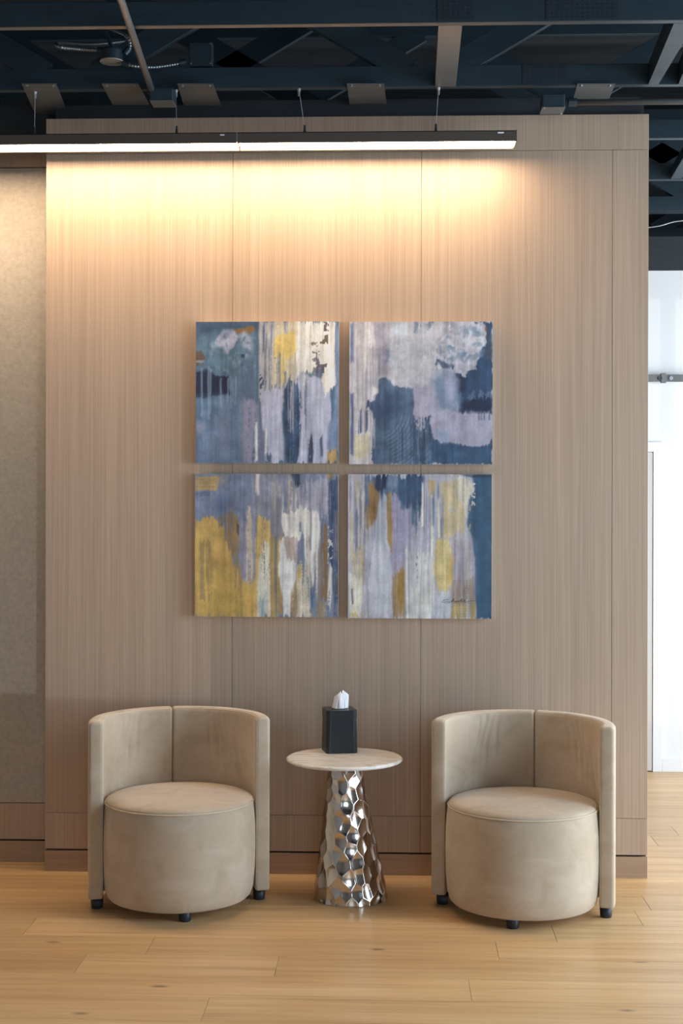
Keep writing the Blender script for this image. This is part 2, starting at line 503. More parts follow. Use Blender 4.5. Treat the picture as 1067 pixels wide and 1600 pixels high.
# ================================================================== ROOF TRUSSES
ZT = CAM_H + 1.745
CH, CT = 0.089, 0.036
yA = atZ(533, 37, ZT).y; yB = atZ(533, 136.5, ZT).y
SP = yB - yA
yC = atZ(1040, 216, ZT).y; yD = atZ(1040, 280.5, ZT).y; yE = atZ(1040, 330, ZT).y
ZTT = ZT + 0.78
def truss(y, label, webs, plates, double=False):
    t = thing('roof_truss', label, 'roof truss', (0, y, ZT))
    z = 0.0
    bm = bmesh.new(); box(bm, -3.4, 4.2, 0, CT, 0, CH, 0.002)
    if double: box(bm, -3.4, 4.2, CT + 0.012, 2 * CT + 0.012, 0.0, CH, 0.002)
    link('bottom_chord', bm, M_DARK, t)
    bm = bmesh.new(); box(bm, -3.4, 4.2, 0, CT, ZTT - ZT, ZTT - ZT + CH, 0.002); link('top_chord', bm, M_DARK, t)
    for x, s in webs:
        if s == 0:
            a, b = (x, CT / 2, CH), (x, CT / 2, ZTT - ZT)
        else:
            run = 1.24 * s
            a, b = (x, CT / 2, CH - 0.02), (x + run, CT / 2, ZTT - ZT + 0.02)
        bm = bmesh.new(); beam(bm, a, b, CT - 0.002, 0.105, (0, 1, 0), 0.0015); link('web', bm, M_DARK, t)
    for x0, x1 in plates:
        bm = bmesh.new(); box(bm, x0, x1, -0.0025, 0, 0.006, CH - 0.002)
        for i in range(int((x1 - x0) / 0.018)):
            for j in range(5):
                xx = x0 + 0.009 + i * 0.018; zz = 0.014 + j * 0.015
                box(bm, xx - 0.004, xx + 0.004, -0.0045, -0.0025, zz - 0.002, zz + 0.002)
        link('nail_plate', bm, M_NAIL, t)
    return t
def bx(px, y): return atZ(px, 120, ZT + 0.08).x if False else atY(px, 105, y).x
truss(yA, 'nearest dark roof truss, cut off by the top edge of the view', [(-2.6, 1), (-1.5, -1), (0.1, 1), (0.15, -1), (2.6, -1)],
      [(atY(683, 10, yA).x, atY(741, 10, yA).x), (atY(853, 10, yA).x, atY(965, 10, yA).x)])
truss(yB, 'second dark roof truss, just in front of the oak wall and carrying the pendant cables',
      [(bx(70, yB), -1), (bx(150, yB), 1), (bx(640, yB), -1), (bx(700, yB), 1), (bx(1300, yB), -1)],
      [(atY(816, 120, yB).x, atY(885, 120, yB).x)])
truss(yC, 'third dark roof truss, first one behind the oak wall', [(bx(540, yC), -1), (bx(825, yC), 1), (bx(200, yC), 1), (2.3, -1)], [])
truss(yD, 'fourth dark roof truss, middle one seen right of the oak wall', [(bx(1000, yD), 1), (bx(1070, yD), -1), (bx(300, yD), 1), (-0.9, -1)], [])
truss(yE, 'fifth dark roof truss with doubled chord, above the far white wall', [(bx(1090, yE), -1), (0.1, 1), (-1.2, -1)], [], True)
truss(yE + 0.95, 'furthest dark roof truss, beyond the far wall header', [(1.2, -1), (1.7, 1), (-0.5, 1)], [])

# blocking between the first two trusses
def blocking(label, pts0, pts1, hei, y0, y1):
    """pts: (px_left, px_right) of the underside at the near and the far truss"""
    z = ZT
    a0, a1 = atZ(pts0[0], 41.5, z).x, atZ(pts0[1], 41.5, z).x
    b0, b1 = atZ(pts1[0], 136, z).x, atZ(pts1[1], 136, z).x
    bm = bmesh.new()
    v = [bm.verts.new(q) for q in ((a0, y0, 0), (a1, y0, 0), (b1, y1, 0), (b0, y1, 0), (a0, y0, hei), (a1, y0, hei), (b1, y1, hei), (b0, y1, hei))]
    for f in ((0, 3, 2, 1), (4, 5, 6, 7), (0, 1, 5, 4), (1, 2, 6, 5), (2, 3, 7, 6), (3, 0, 4, 7)): bm.faces.new([v[i] for i in f])
    for q in bm.verts: q.co.z += z
    o = recenter(link('blocking', bm, M_DARK if hei > 0.06 else M_PLATE)); tag(o, label, 'blocking', 'blocking between the roof trusses'); return o
blocking('wide flat board bridging the first two roof trusses right of centre', (685, 722), (679.5, 712), 0.038, yA + CT, yB)
blocking('deep dark board slanting between the first two trusses at the upper right', (1050, 1083), (1010.5, 1026), 0.089, yA + CT, yB)
blocking('deep dark board slanting between the first two trusses, at the right edge of the view', (1096, 1130), (1057, 1072), 0.089, yA + CT, yB)
# blocking between C and D at the right
bm = bmesh.new()
xa = atZ(1088, 226, ZT).x; xb = atZ(1050, 287, ZT).x
beam(bm, (xa, yC + CT + 0.02, ZT + 0.03), (xb, yD - 0.01, ZT + 0.03), 0.06, 0.06, (0, 0, 1), 0.002)
tag(recenter(link('blocking', bm, M_DARK)), 'dark board slanting between the third and fourth trusses, right of the oak wall', 'blocking', 'blocking between the roof trusses')

# tie plates from the second truss back to the header
tps = [((34, 88), (55, 106), 178, 'leftmost grey steel tie plate, hanging past the left end of the wall header'),
       ((159, 216), (176, 233), 164, 'grey steel tie plate between the left end and the junction box over the wall'),
       ((277, 333), (287, 345), 165, 'grey steel tie plate just right of the junction box above the pendant'),
       ((542, 600), (546, 604), 164, 'grey steel tie plate above the middle of the pendant light'),
       ((902, 961), (893, 948), 164, 'rightmost grey steel tie plate, over the right conduit')]
for (a0, a1), (b0, b1), yb, lab in tps:
    z = ZT - 0.003
    p = [atZ(a0, 131.5, z), atZ(a1, 131.5, z), atZ(b1, yb, z), atZ(b0, yb, z)]
    bm = bmesh.new()
    lo = [bm.verts.new((q.x, q.y, z)) for q in p]; hi = [bm.verts.new((q.x, q.y, z + 0.003)) for q in p]
    bm.faces.new(lo); bm.faces.new(hi[::-1])
    for i in range(4): bm.faces.new((lo[i], lo[(i + 1) % 4], hi[(i + 1) % 4], hi[i]))
    c = (Vector(p[0]) + Vector(p[2])) / 2
    t = thing('tie_plate', lab, 'plate', (c.x, c.y, z), group='steel tie plates above the oak wall')
    o = link('plate', bm, M_PLATE, t); o.location = -Vector((c.x, c.y, z))
    for q in (p[0].lerp(p[1], 0.12), p[0].lerp(p[1], 0.88)):
        bm = bmesh.new(); tube(bm, [(q.x, q.y + 0.02, z - 0.004), (q.x, q.y + 0.02, z)], 0.006, 8)
        o = link('screw', bm, M_STEEL, t); o.location = -Vector((c.x, c.y, z))

# ================================================================== ELECTRICS
def jbox(label, px, py, y, sx, sy, sz, material=M_PLATE, rz=0):
    p = atY(px, py, y)
    t = thing('junction_box', label, 'junction box', p, rz)
    bm = bmesh.new(); box(bm, -sx / 2, sx / 2, -sy / 2, sy / 2, -sz / 2, sz / 2, 0.003); link('body', bm, material, t)
    return t
# box under the second truss at the foot of the painted pipe
j1 = jbox('grey junction box where the slanting pipe ends, over the pendant', 255, 152, yB - 0.03, 0.095, 0.10, 0.05, M_DARK)
bm = bmesh.new(); box(bm, -0.049, 0.049, -0.052, 0.052, -0.029, -0.0255, 0.001); link('cover', bm, M_PLATE, j1)
j2 = jbox('grey junction box at the right with a pipe running out of its side', 863, 162, yB + 0.0, 0.092, 0.10, 0.052, M_DARK)
bm = bmesh.new(); box(bm, -0.048, 0.048, -0.052, 0.052, -0.030, -0.0265, 0.001); link('cover', bm, M_PLATE, j2)
for x, y in ((-0.04, -0.044), (0.04, 0.044)):
    bm = bmesh.new(); tube(bm, [(x, y, -0.033), (x, y, -0.03)], 0.005, 8); link('screw', bm, M_STEEL, j2)
j3 = jbox('dark square junction box standing on the second truss', 315, 87, yB + 0.02, 0.098, 0.05, 0.098, M_DARK)
for x, z in ((0.041, 0.041), (0.041, -0.041), (-0.041, -0.041)):
    bm = bmesh.new(); tube(bm, [(x, -0.025, z), (x, -0.029, z)], 0.004, 8); link('screw', bm, M_STEEL, j3)
# round box with oval cover
y4 = yB - 0.06
p4 = atY(175, 88, y4)
j4 = thing('junction_box', 'round ceiling box with a tan cover and flexible conduits', 'junction box', p4)
bm = bmesh.new(); lathe(bm, [(0, 0.03), (0.04, 0.03), (0.045, 0.02), (0.045, -0.02), (0, -0.02)], 24); link('body', bm, M_DARK, j4)
bm = bmesh.new(); lathe(bm, [(0, -0.02), (0.05, -0.02), (0.051, -0.022), (0.05, -0.025), (0, -0.025)], 24)
bm2 = link('cover', bm, mat('tan_cover', (0.30, 0.27, 0.22, 1), 0.5), j4)
for s in (-1, 1):
    bm = bmesh.new(); tube(bm, [(s * 0.038, 0, -0.025), (s * 0.038, 0, -0.029)], 0.005, 8); link('screw', bm, M_STEEL, j4)
bm = bmesh.new(); tube(bm, [(0, 0.01, 0.03), (-0.03, 0.03, 0.11), (-0.05, 0.05, 0.22)], 0.008, 8); link('hanger', bm, M_DARK, j4)

def pipe(label, pts, r, material=M_PLATE):
    t = thing('conduit_pipe', label, 'pipe', pts[0])
    bm = bmesh.new(); tube(bm, [Vector(p) - Vector(pts[0]) for p in pts], r, 14); link('tube', bm, material, t, True)
    a, b = Vector(pts[-1]), Vector(pts[-2]); d = (b - a).normalized()
    bm = bmesh.new(); tube(bm, [a - Vector(pts[0]), a + d * 0.035 - Vector(pts[0])], r * 1.35, 14); link('connector', bm, M_DARK, t)
zp = ZT - 0.022
pipe('grey painted pipe slanting under the nearest truss to its junction box', [atZ(110, -220, zp), atZ(152, -90, zp), atZ(189, 0, zp), atZ(238, 144, zp)], 0.0135)
pr = atY(888, 160, yB + 0.0); pr2 = atY(1130, 160.5, yB + 0.0)
pipe('grey painted pipe running right from the right junction box', [(4.1, pr.y, pr.z), (pr2.x, pr.y, pr.z), (pr.x, pr.y, pr.z)], 0.0125)
def flex(label, pts, r=0.0095):
    sp = spline(pts, 40)
    # resample evenly
    acc = [0.0]
    for a, b in zip(sp, sp[1:]): acc.append(acc[-1] + (b - a).length)
    n = int(acc[-1] / 0.0028); out = []; j = 0
    for i in range(n + 1):
        s = acc[-1] * i / n
        while j < len(acc) - 2 and acc[j + 1] < s: j += 1
        out.append(sp[j].lerp(sp[j + 1], (s - acc[j]) / max(1e-9, acc[j + 1] - acc[j])))
    o0 = Vector(out[0])
    t = thing('flexible_conduit', label, 'conduit', o0)
    bm = bmesh.new(); tube(bm, [p - o0 for p in out], [r * (1.0 if (i // 2) % 2 else 0.8) for i in range(len(out))], 10); link('ribbed_tube', bm, M_STEEL2, t, True)
    for e, f in ((out[0], out[10]), (out[-1], out[-11])):
        bm = bmesh.new(); tube(bm, [e - o0, f - o0], r * 1.5, 12); link('connector', bm, M_DARK, t)
M_STEEL2 = mat('armoured_cable', (0.22, 0.24, 0.26, 1), 0.35, 0.85)
flex('flexible steel conduit looping left from the round ceiling box', [atY(163, 79, y4), atY(125, 77, y4), atY(92, 73, y4 - 0.05), atY(95, 67, y4 + .05), atY(150, 69, yB + 0.3), atY(230, 60, yB + .5)])
flex('flexible steel conduit rising in a loop from the round ceiling box to the truss above', [atY(195, 84, y4), atY(203, 72, y4), atY(196, 56, y4), atY(168, 43, y4 + .05), atY(140, 25, y4 + .15)])
flex('flexible steel conduit sagging between the round box and the square box', [atY(192, 98, y4), atY(208, 103, y4), atY(240, 105, yB - 0.03), atY(270, 101, yB), atY(291, 97, yB + 0.01)])
# loose cable seen beyond the fifth truss
bm = bmesh.new(); q0 = atY(1008, 356, yE + .2); tube(bm, [p - q0 for p in spline([q0, atY(1030, 353, yE + .2), atY(1056, 346, yE + .2), atY(1100, 342, yE + .2)], 10)], 0.005, 8)
o = link('cable', bm, M_STEEL, None, True); o.location = q0; tag(o, 'thin pale cable drooping between the far trusses', 'cable')

# ================================================================== LINEAR PENDANT
YP0 = atY(600, 300, 0).y - 0.245     # front edge of the lamp
YP1 = YP0 + 0.125
zl = atY(600, 221.5, YP0).z; zh = atY(600, 205, YP0).z
xe = atY(806, 215, YP0).x; xs_ = atY(370, 215, YP0).x
pl = thing('linear_pendant_light', 'long bronze linear pendant light glowing above the paintings', 'pendant light', (xs_, YP0, zl))
def pb(name, x0, x1, y0, y1, z0, z1, material, bev=0, par=None, label=None):
    bm = bmesh.new(); box(bm, x0 - xs_, x1 - xs_, y0 - YP0, y1 - YP0, z0 - zl, z1 - zl, bev); return link(name, bm, material, par or pl, label=label)
XSL = xs_ - 1.95
for a, b in ((XSL, xs_ - 0.0015), (xs_ + 0.0015, xe)):
    bm = bmesh.new()
    for q in ((a, b, YP0, YP0 + 0.008, zl, zh), (a, b, YP1 - 0.008, YP1, zl - 0.004, zh), (a, b, YP0, YP1, zh - 0.004, zh)):
        box(bm, q[0] - xs_, q[1] - xs_, q[2] - YP0, q[3] - YP0, q[4] - zl, q[5] - zl, 0.0008)
    link('housing', bm, M_BRONZE, pl)
    pb('diffuser', a + 0.006, b - 0.006, YP0 + 0.0085, YP1 - 0.0085, zl + 0.001, zl + 0.009, M_LENS, label='glowing white diffuser')
pb('end_cap', xe, xe + 0.004, YP0, YP1, zl - 0.002, zh + 0.002, M_BRONZE, 0.0008)
pb('end_cap', XSL - 0.004, XSL, YP0, YP1, zl - 0.002, zh + 0.002, M_BRONZE, 0.0008)
pb('joint_strip', xs_ - 0.0025, xs_ + 0.0025, YP0 - 0.0008, YP0, zl + 0.004, zh - 0.002, M_STEEL)
pb('label_sticker', xe - 0.075, xe - 0.05, YP0 - 0.0006, YP0, zh - 0.013, zh - 0.007, M_TRIMW)
pb('label_sticker', xs_ - 0.07, xs_ - 0.052, YP0 - 0.0006, YP0, zh - 0.013, zh - 0.008, M_TRIMW)
yc = (YP0 + YP1) / 2
for px0, px1 in ((55, 54), (275, 276), (467, 476), (685, 681), (-170, -172)):
    top = atY(px0, 141, yB + CT / 2); bot = atY(px1, 205, yc)
    O = Vector((xs_, YP0, zl))
    T = Vector((top.x, yB + CT / 2, ZT)) - O; B = Vector((bot.x, yc, zh)) - O
    bm = bmesh.new(); tube(bm, [T, B + Vector((0, 0, 0.03)), B + Vector((0, 0, 0.02))], 0.0010, 6); cb = link('suspension_cable', bm, M_STEEL, pl)
    bm = bmesh.new(); tube(bm, [T + Vector((0, 0, 0.0)), T - Vector((0, 0, 0.012)), T - Vector((0, 0, 0.03))], [0.009, 0.006, 0.005], 10); link('hook', bm, M_STEEL, cb)
    bm = bmesh.new(); tube(bm, [B, B + Vector((0, 0, 0.012)), B + Vector((0, 0, 0.013)), B + Vector((0, 0, 0.045))], [0.016, 0.014, 0.006, 0.004], 10); link('cable_gripper', bm, M_FRAME, cb)

# ================================================================== PAINTINGS
NP = 224
gx, gy = np.meshgrid((np.arange(NP + 1)) / NP, (np.arange(NP + 1)) / NP)   # u right, v down
def vnoise(fx, fy, seed):
    r = np.random.RandomState(seed)
    nx, ny = int(fx) + 3, int(fy) + 3
    G = r.rand(ny, nx)
    x, y = gx * fx, gy * fy
    xi, yi = x.astype(int), y.astype(int)
    tx, ty = x - xi, y - yi
    tx = tx * tx * (3 - 2 * tx); ty = ty * ty * (3 - 2 * ty)
    return (G[yi, xi] * (1 - tx) + G[yi, xi + 1] * tx) * (1 - ty) + (G[yi + 1, xi] * (1 - tx) + G[yi + 1, xi + 1] * tx) * ty
def fbm(fx, fy, seed, o=3):
    s = 0; a = 0.5; t = 0
    for i in range(o):
        s = s + a * vnoise(fx * 2 ** i, fy * 2 ** i, seed + i * 31); t += a; a *= 0.55
    return s / t
STREAK = fbm(70, 3, 5, 3); STREAK2 = fbm(36, 1.6, 77, 3); BLOB = fbm(14, 14, 9, 4); FINE = fbm(110, 90, 13, 2)
WX = fbm(10, 12, 21, 4) - 0.5; WY = fbm(12, 10, 41, 4) - 0.5
BR = fbm(90, 5, 60, 2) - 0.5
class Paint:
    def __init__(s, x0, y0, x1, y1, base):
        s.f = (x0, y0, x1 - x0, y1 - y0)
        s.img = np.ones((NP + 1, NP + 1, 3)) * np.array(base, float)
    def poly(s, pts, col, rag=0.03, bris=0.0, dry=0.0, soft=0.006, op=1.0, var=0.05, seed=0):
        x0, y0, W, H = s.f
        q = [((a - x0) / W, (b - y0) / H) for a, b in pts]
        sh = seed * 17
        wx = np.roll(WX, sh, 0); wy = np.roll(WY, sh, 1); br = np.roll(BR, sh, 1)
        u = gx + wx * rag * 2; v = gy + wy * rag * 2 + br * bris * 2
        ins = np.zeros(u.shape, bool)
        d = np.full(u.shape, 9.0)
        n = len(q)
        for i in range(n):
            (xa, ya), (xb, yb) = q[i], q[(i + 1) % n]
            c = ((ya > v) != (yb > v)) & (u < (xb - xa) * (v - ya) / ((yb - ya) if abs(yb - ya) > 1e-9 else 1e-9) + xa)
            ins ^= c
            if soft > 0:
                dx, dy = xb - xa, yb - ya
                t = np.clip(((u - xa) * dx + (v - ya) * dy) / (dx * dx + dy * dy + 1e-9), 0, 1)
                d = np.minimum(d, np.hypot(u - xa - t * dx, v - ya - t * dy))
        m_ = ins.astype(float)
        if soft > 0:
            sd = np.where(ins, d, -d); m_ = np.clip(sd / soft * 0.5 + 0.5, 0, 1)
        if dry > 0:
            st = np.roll(STREAK, sh * 3, 1) * 0.75 + FINE * 0.25
            lo = np.quantile(st, dry * 0.75)
            m_ = m_ * np.clip((st - lo) / 0.08 + 0.3, 0, 1)
        m_ = (m_ * op)[..., None]
        c = np.array(col, float) * (1 + var * 2 * ((np.roll(STREAK2, sh, 1)[..., None] - 0.5) * 1.3 + (BLOB[..., None] - 0.5)))
        s.img = s.img * (1 - m_) + c * m_
    def line(s, x, y0, y1, wd, col, wob=2, **k):
        r = np.random.RandomState(int(x * 7 + y0)); n = 6
        ys = np.linspace(y0, y1, n); xo = np.cumsum(r.uniform(-wob, wob, n))
        s.poly([(x + a - wd / 2, b) for a, b in zip(xo, ys)] + [(x + a + wd / 2, b) for a, b in zip(xo[::-1], ys[::-1])], col, rag=0.002, **k)
    def flecks(s, x0, y0, x1, y1, col, thr=0.6, op=0.9, seed=0):
        X0, Y0, W, H = s.f
        m_ = ((gx > (x0 - X0) / W) & (gx < (x1 - X0) / W) & (gy > (y0 - Y0) / H) & (gy < (y1 - Y0) / H))
        f = fbm(55, 45, 300 + seed, 2)
        m_ = (m_ & (f > thr)) * op
        s.img = s.img * (1 - m_[..., None]) + np.array(col, float) * m_[..., None]
def streaks(p, x0, x1, y0, y1, cols, n, wmin, wmax, seed, rag=0.004, dry=0.35, bris=0.05, lmin=0.3):
    r = np.random.RandomState(seed)
    for i in range(n):
        x = r.uniform(x0, x1); wd = r.uniform(wmin, wmax); ln = (y1 - y0) * r.uniform(lmin, 1.0); ya = r.uniform(y0, y1 - ln) if ln < y1 - y0 else y0
        c = cols[r.randint(len(cols))]
        p.poly([(x, ya), (x + wd, ya + r.uniform(-20, 20)), (x + wd * r.uniform(0.5, 1.2), ya + ln), (x + wd * r.uniform(-.1, 0.5), ya + ln)], c, rag=rag, bris=bris, dry=dry, seed=i + seed, op=r.uniform(0.6, 1))

def dabs(p, x0, y0, x1, y1, cols, n, lmin, lmax, seed, ang=(0, 3.14), dry=0.3, aspect=0.4):
    r = np.random.RandomState(seed)
    for i in range(n):
        cx_, cy_ = r.uniform(x0, x1), r.uniform(y0, y1); l = r.uniform(lmin, lmax); a = r.uniform(*ang)
        pts = []
        for k in range(8):
            t = 2 * math.pi * k / 8; q = r.uniform(0.7, 1.15)
            u_, v_ = l * math.cos(t) * q, l * aspect * math.sin(t) * q
            pts.append((cx_ + u_ * math.cos(a) - v_ * math.sin(a), cy_ + u_ * math.sin(a) + v_ * math.cos(a)))
        p.poly(pts, cols[r.randint(len(cols))], rag=0.025, dry=dry, soft=0.008, op=r.uniform(0.55, 0.95), seed=i)
def finish(p, mask=None, amt=0.3, lum=0.14, desat=0.2):
    img = p.img
    n = NP + 1
    out = np.zeros_like(img)
    off = (BR * 2 * 26).astype(int); rows = np.arange(n)[:, None]; cols = np.arange(n)[None, :]
    for k in (-14, -8, -3, 2, 7, 13):
        out += img[np.clip(rows + off + k, 0, n - 1), cols] / 6
    st = np.clip((np.roll(STREAK, 33, 1) - np.quantile(STREAK, 0.42)) / 0.10, 0, 1) * amt
    if mask is not None: st = st * mask
    img = img * (1 - st[..., None]) + out * st[..., None]
    g = (np.roll(STREAK, 71, 1) - 0.5)[..., None] * lum * 2
    if mask is not None: g = g * np.clip(mask + 0.3, 0, 1)[..., None]
    img = img * (1 + g) * (1 + (BLOB[..., None] - 0.5) * 0.14 + (FINE[..., None] - 0.5) * 0.10)
    grey = img.mean(-1, keepdims=True)
    img = img * (1 - desat) + grey * desat
    return np.clip(((img - 135) * 1.14 + 140) * np.array([1.0, 1.0, 0.985]), 12, 248)
def paint_top_left():
    p = Paint(50, 55, 1022, 1020, (84, 112, 138))
    A = p.poly
    A([(50, 55), (485, 55), (485, 120), (380, 110), (220, 120), (180, 160), (50, 160)], (58, 82, 112), .03, soft=.06)
    A([(60, 170), (200, 150), (470, 130), (480, 430), (300, 440), (200, 440), (100, 380)], (92, 124, 148), .06, soft=.05, var=.12)
    A([(330, 360), (485, 300), (485, 600), (380, 620), (290, 500)], (88, 106, 132), .03, .03, dry=.3, soft=.03)
    A([(50, 395), (120, 385), (190, 425), (270, 440), (290, 555), (200, 560), (50, 575)], (38, 46, 74), .02, .01)
    A([(305, 105), (400, 75), (470, 100), (440, 135), (340, 135)], (132, 98, 66), .03)
    A([(50, 245), (85, 245), (112, 290), (100, 345), (50, 345)], (104, 84, 76), .02)
    A([(50, 318), (105, 318), (105, 330), (50, 330)], (130, 155, 160), .005)
    A([(205, 150), (240, 115), (320, 115), (345, 165), (310, 215), (262, 280), (238, 225), (190, 222), (175, 195)], (165, 165, 188), .025, soft=.01)
    A([(345, 150), (390, 115), (435, 165), (432, 240), (398, 305), (372, 240)], (148, 158, 184), .02, soft=.015)
    A([(130, 200), (180, 190), (190, 225), (150, 240)], (140, 160, 182), .03, soft=.02)
    A([(280, 300), (330, 300), (325, 350), (295, 350)], (128, 146, 170), .03, soft=.02)
    A([(240, 130), (300, 125), (250, 165), (225, 170)], (80, 100, 135), .03, soft=.02, op=.8)
    dabs(p, 100, 150, 460, 420, [(108, 138, 164), (84, 112, 140), (124, 148, 172), (76, 98, 126)], 45, 12, 40, 403)
    dabs(p, 70, 600, 360, 1000, [(104, 130, 160), (84, 106, 140), (120, 134, 164)], 30, 20, 70, 404, ang=(1.2, 1.9))
    A([(360, 282), (385, 280), (382, 300), (362, 300)], (45, 60, 90), .01)
    A([(50, 580), (370, 590), (385, 1020), (50, 1020)], (90, 116, 148), .03, .01, soft=.05, var=.12)
    A([(150, 760), (370, 640), (370, 1020), (60, 1020), (60, 900)], (112, 126, 158), .05, soft=.1, op=.7)
    A([(50, 735), (105, 745), (100, 830), (50, 840)], (128, 135, 165), .03, soft=.02)
    for x, a, b in ((88, 370, 700), (137, 360, 720), (155, 380, 680), (222, 440, 640), (268, 440, 600), (290, 430, 640), (305, 450, 600), (320, 430, 620)):
        p.line(x, a, b, 11 if x < 230 else 7, (128, 152, 178), 3, soft=.006, op=.85)
    A([(215, 560), (260, 555), (270, 1000), (215, 1000)], (122, 138, 168), .01, .02, soft=.02, op=.6)
    A([(370, 590), (480, 600), (500, 1020), (365, 1020)], (132, 132, 158), .015, .03, soft=.015, dry=.1)
    A([(480, 55), (745, 55), (745, 600), (480, 600)], (168, 166, 176), .005, .01, var=.15)
    streaks(p, 480, 620, 55, 600, [(82, 102, 132), (70, 88, 118), (190, 182, 188), (120, 130, 150), (205, 196, 182)], 34, 5, 20, 3)
    A([(585, 60), (740, 60), (735, 480), (640, 490), (560, 480)], (204, 192, 168), .01, .05, dry=.3)
    A([(588, 165), (660, 130), (725, 125), (727, 295), (665, 305), (655, 480), (625, 470), (618, 310), (588, 290)], (224, 194, 112), .012, .02, var=.04)
    streaks(p, 600, 735, 270, 520, [(90, 104, 130), (205, 195, 170), (150, 150, 158)], 16, 4, 14, 8)
    p.flecks(480, 400, 540, 590, (60, 75, 105), .66, seed=2)
    A([(490, 520), (640, 510), (650, 1020), (520, 1020), (500, 760)], (170, 172, 198), .01, .03, var=.04)
    A([(740, 420), (960, 420), (975, 700), (945, 1020), (745, 1020)], (176, 180, 206), .01, .02, var=.05)
    A([(650, 540), (690, 430), (740, 470), (778, 560), (770, 760), (742, 1020), (662, 1020)], (58, 78, 112), .01, .04, dry=.22, var=.2)
    streaks(p, 665, 800, 420, 820, [(180, 180, 200), (60, 80, 112), (196, 190, 190), (95, 110, 140)], 22, 4, 12, 19)
    A([(738, 55), (1000, 55), (1005, 470), (930, 575), (902, 440), (845, 385), (738, 425)], (226, 219, 212), .012, .03, var=.03)
    streaks(p, 745, 830, 400, 520, [(176, 180, 206), (205, 200, 200)], 12, 6, 16, 29)
    A([(850, 375), (925, 370), (905, 445), (880, 440)], (96, 112, 140), .01, .02)
    A([(900, 440), (922, 450), (925, 560), (908, 540)], (110, 112, 130), .006, dry=.4)
    p.flecks(835, 195, 880, 225, (105, 90, 80), .5, seed=4); p.flecks(840, 255, 895, 380, (92, 88, 96), .5, seed=5)
    p.flecks(850, 340, 945, 405, (92, 88, 96), .54, seed=6); p.flecks(893, 145, 952, 210, (112, 88, 70), .5, seed=7); p.flecks(920, 55, 955, 120, (90, 82, 82), .5, seed=9)
    A([(1003, 90), (1030, 90), (1030, 930), (942, 930), (950, 780), (985, 700), (1000, 560)], (118, 138, 175), .008, .02, soft=.01)
    A([(815, 860), (838, 835), (852, 880), (848, 1020), (812, 1020)], (66, 72, 102), .005, .03, dry=.1)
    A([(893, 850), (912, 840), (915, 960), (898, 980)], (84, 98, 132), .005, .03, dry=.2)
    A([(528, 955), (575, 975), (572, 1020), (528, 1020)], (84, 104, 136), .01, .05, dry=.3)
    A([(944, 945), (1010, 925), (1024, 1020), (944, 1020)], (192, 154, 96), .012, .03)
    A([(455, 740), (470, 730), (474, 1000), (457, 1000)], (212, 212, 214), .004, .02, dry=.3)
    A([(522, 790), (536, 780), (532, 960), (516, 960)], (216, 208, 200), .004, .02, dry=.15)
    A([(478, 800), (524, 800), (514, 1020), (478, 1020)], (112, 120, 146), .006, .02, dry=.2)
    return finish(p, np.clip((gx - 0.36) / 0.1, 0.15, 1))
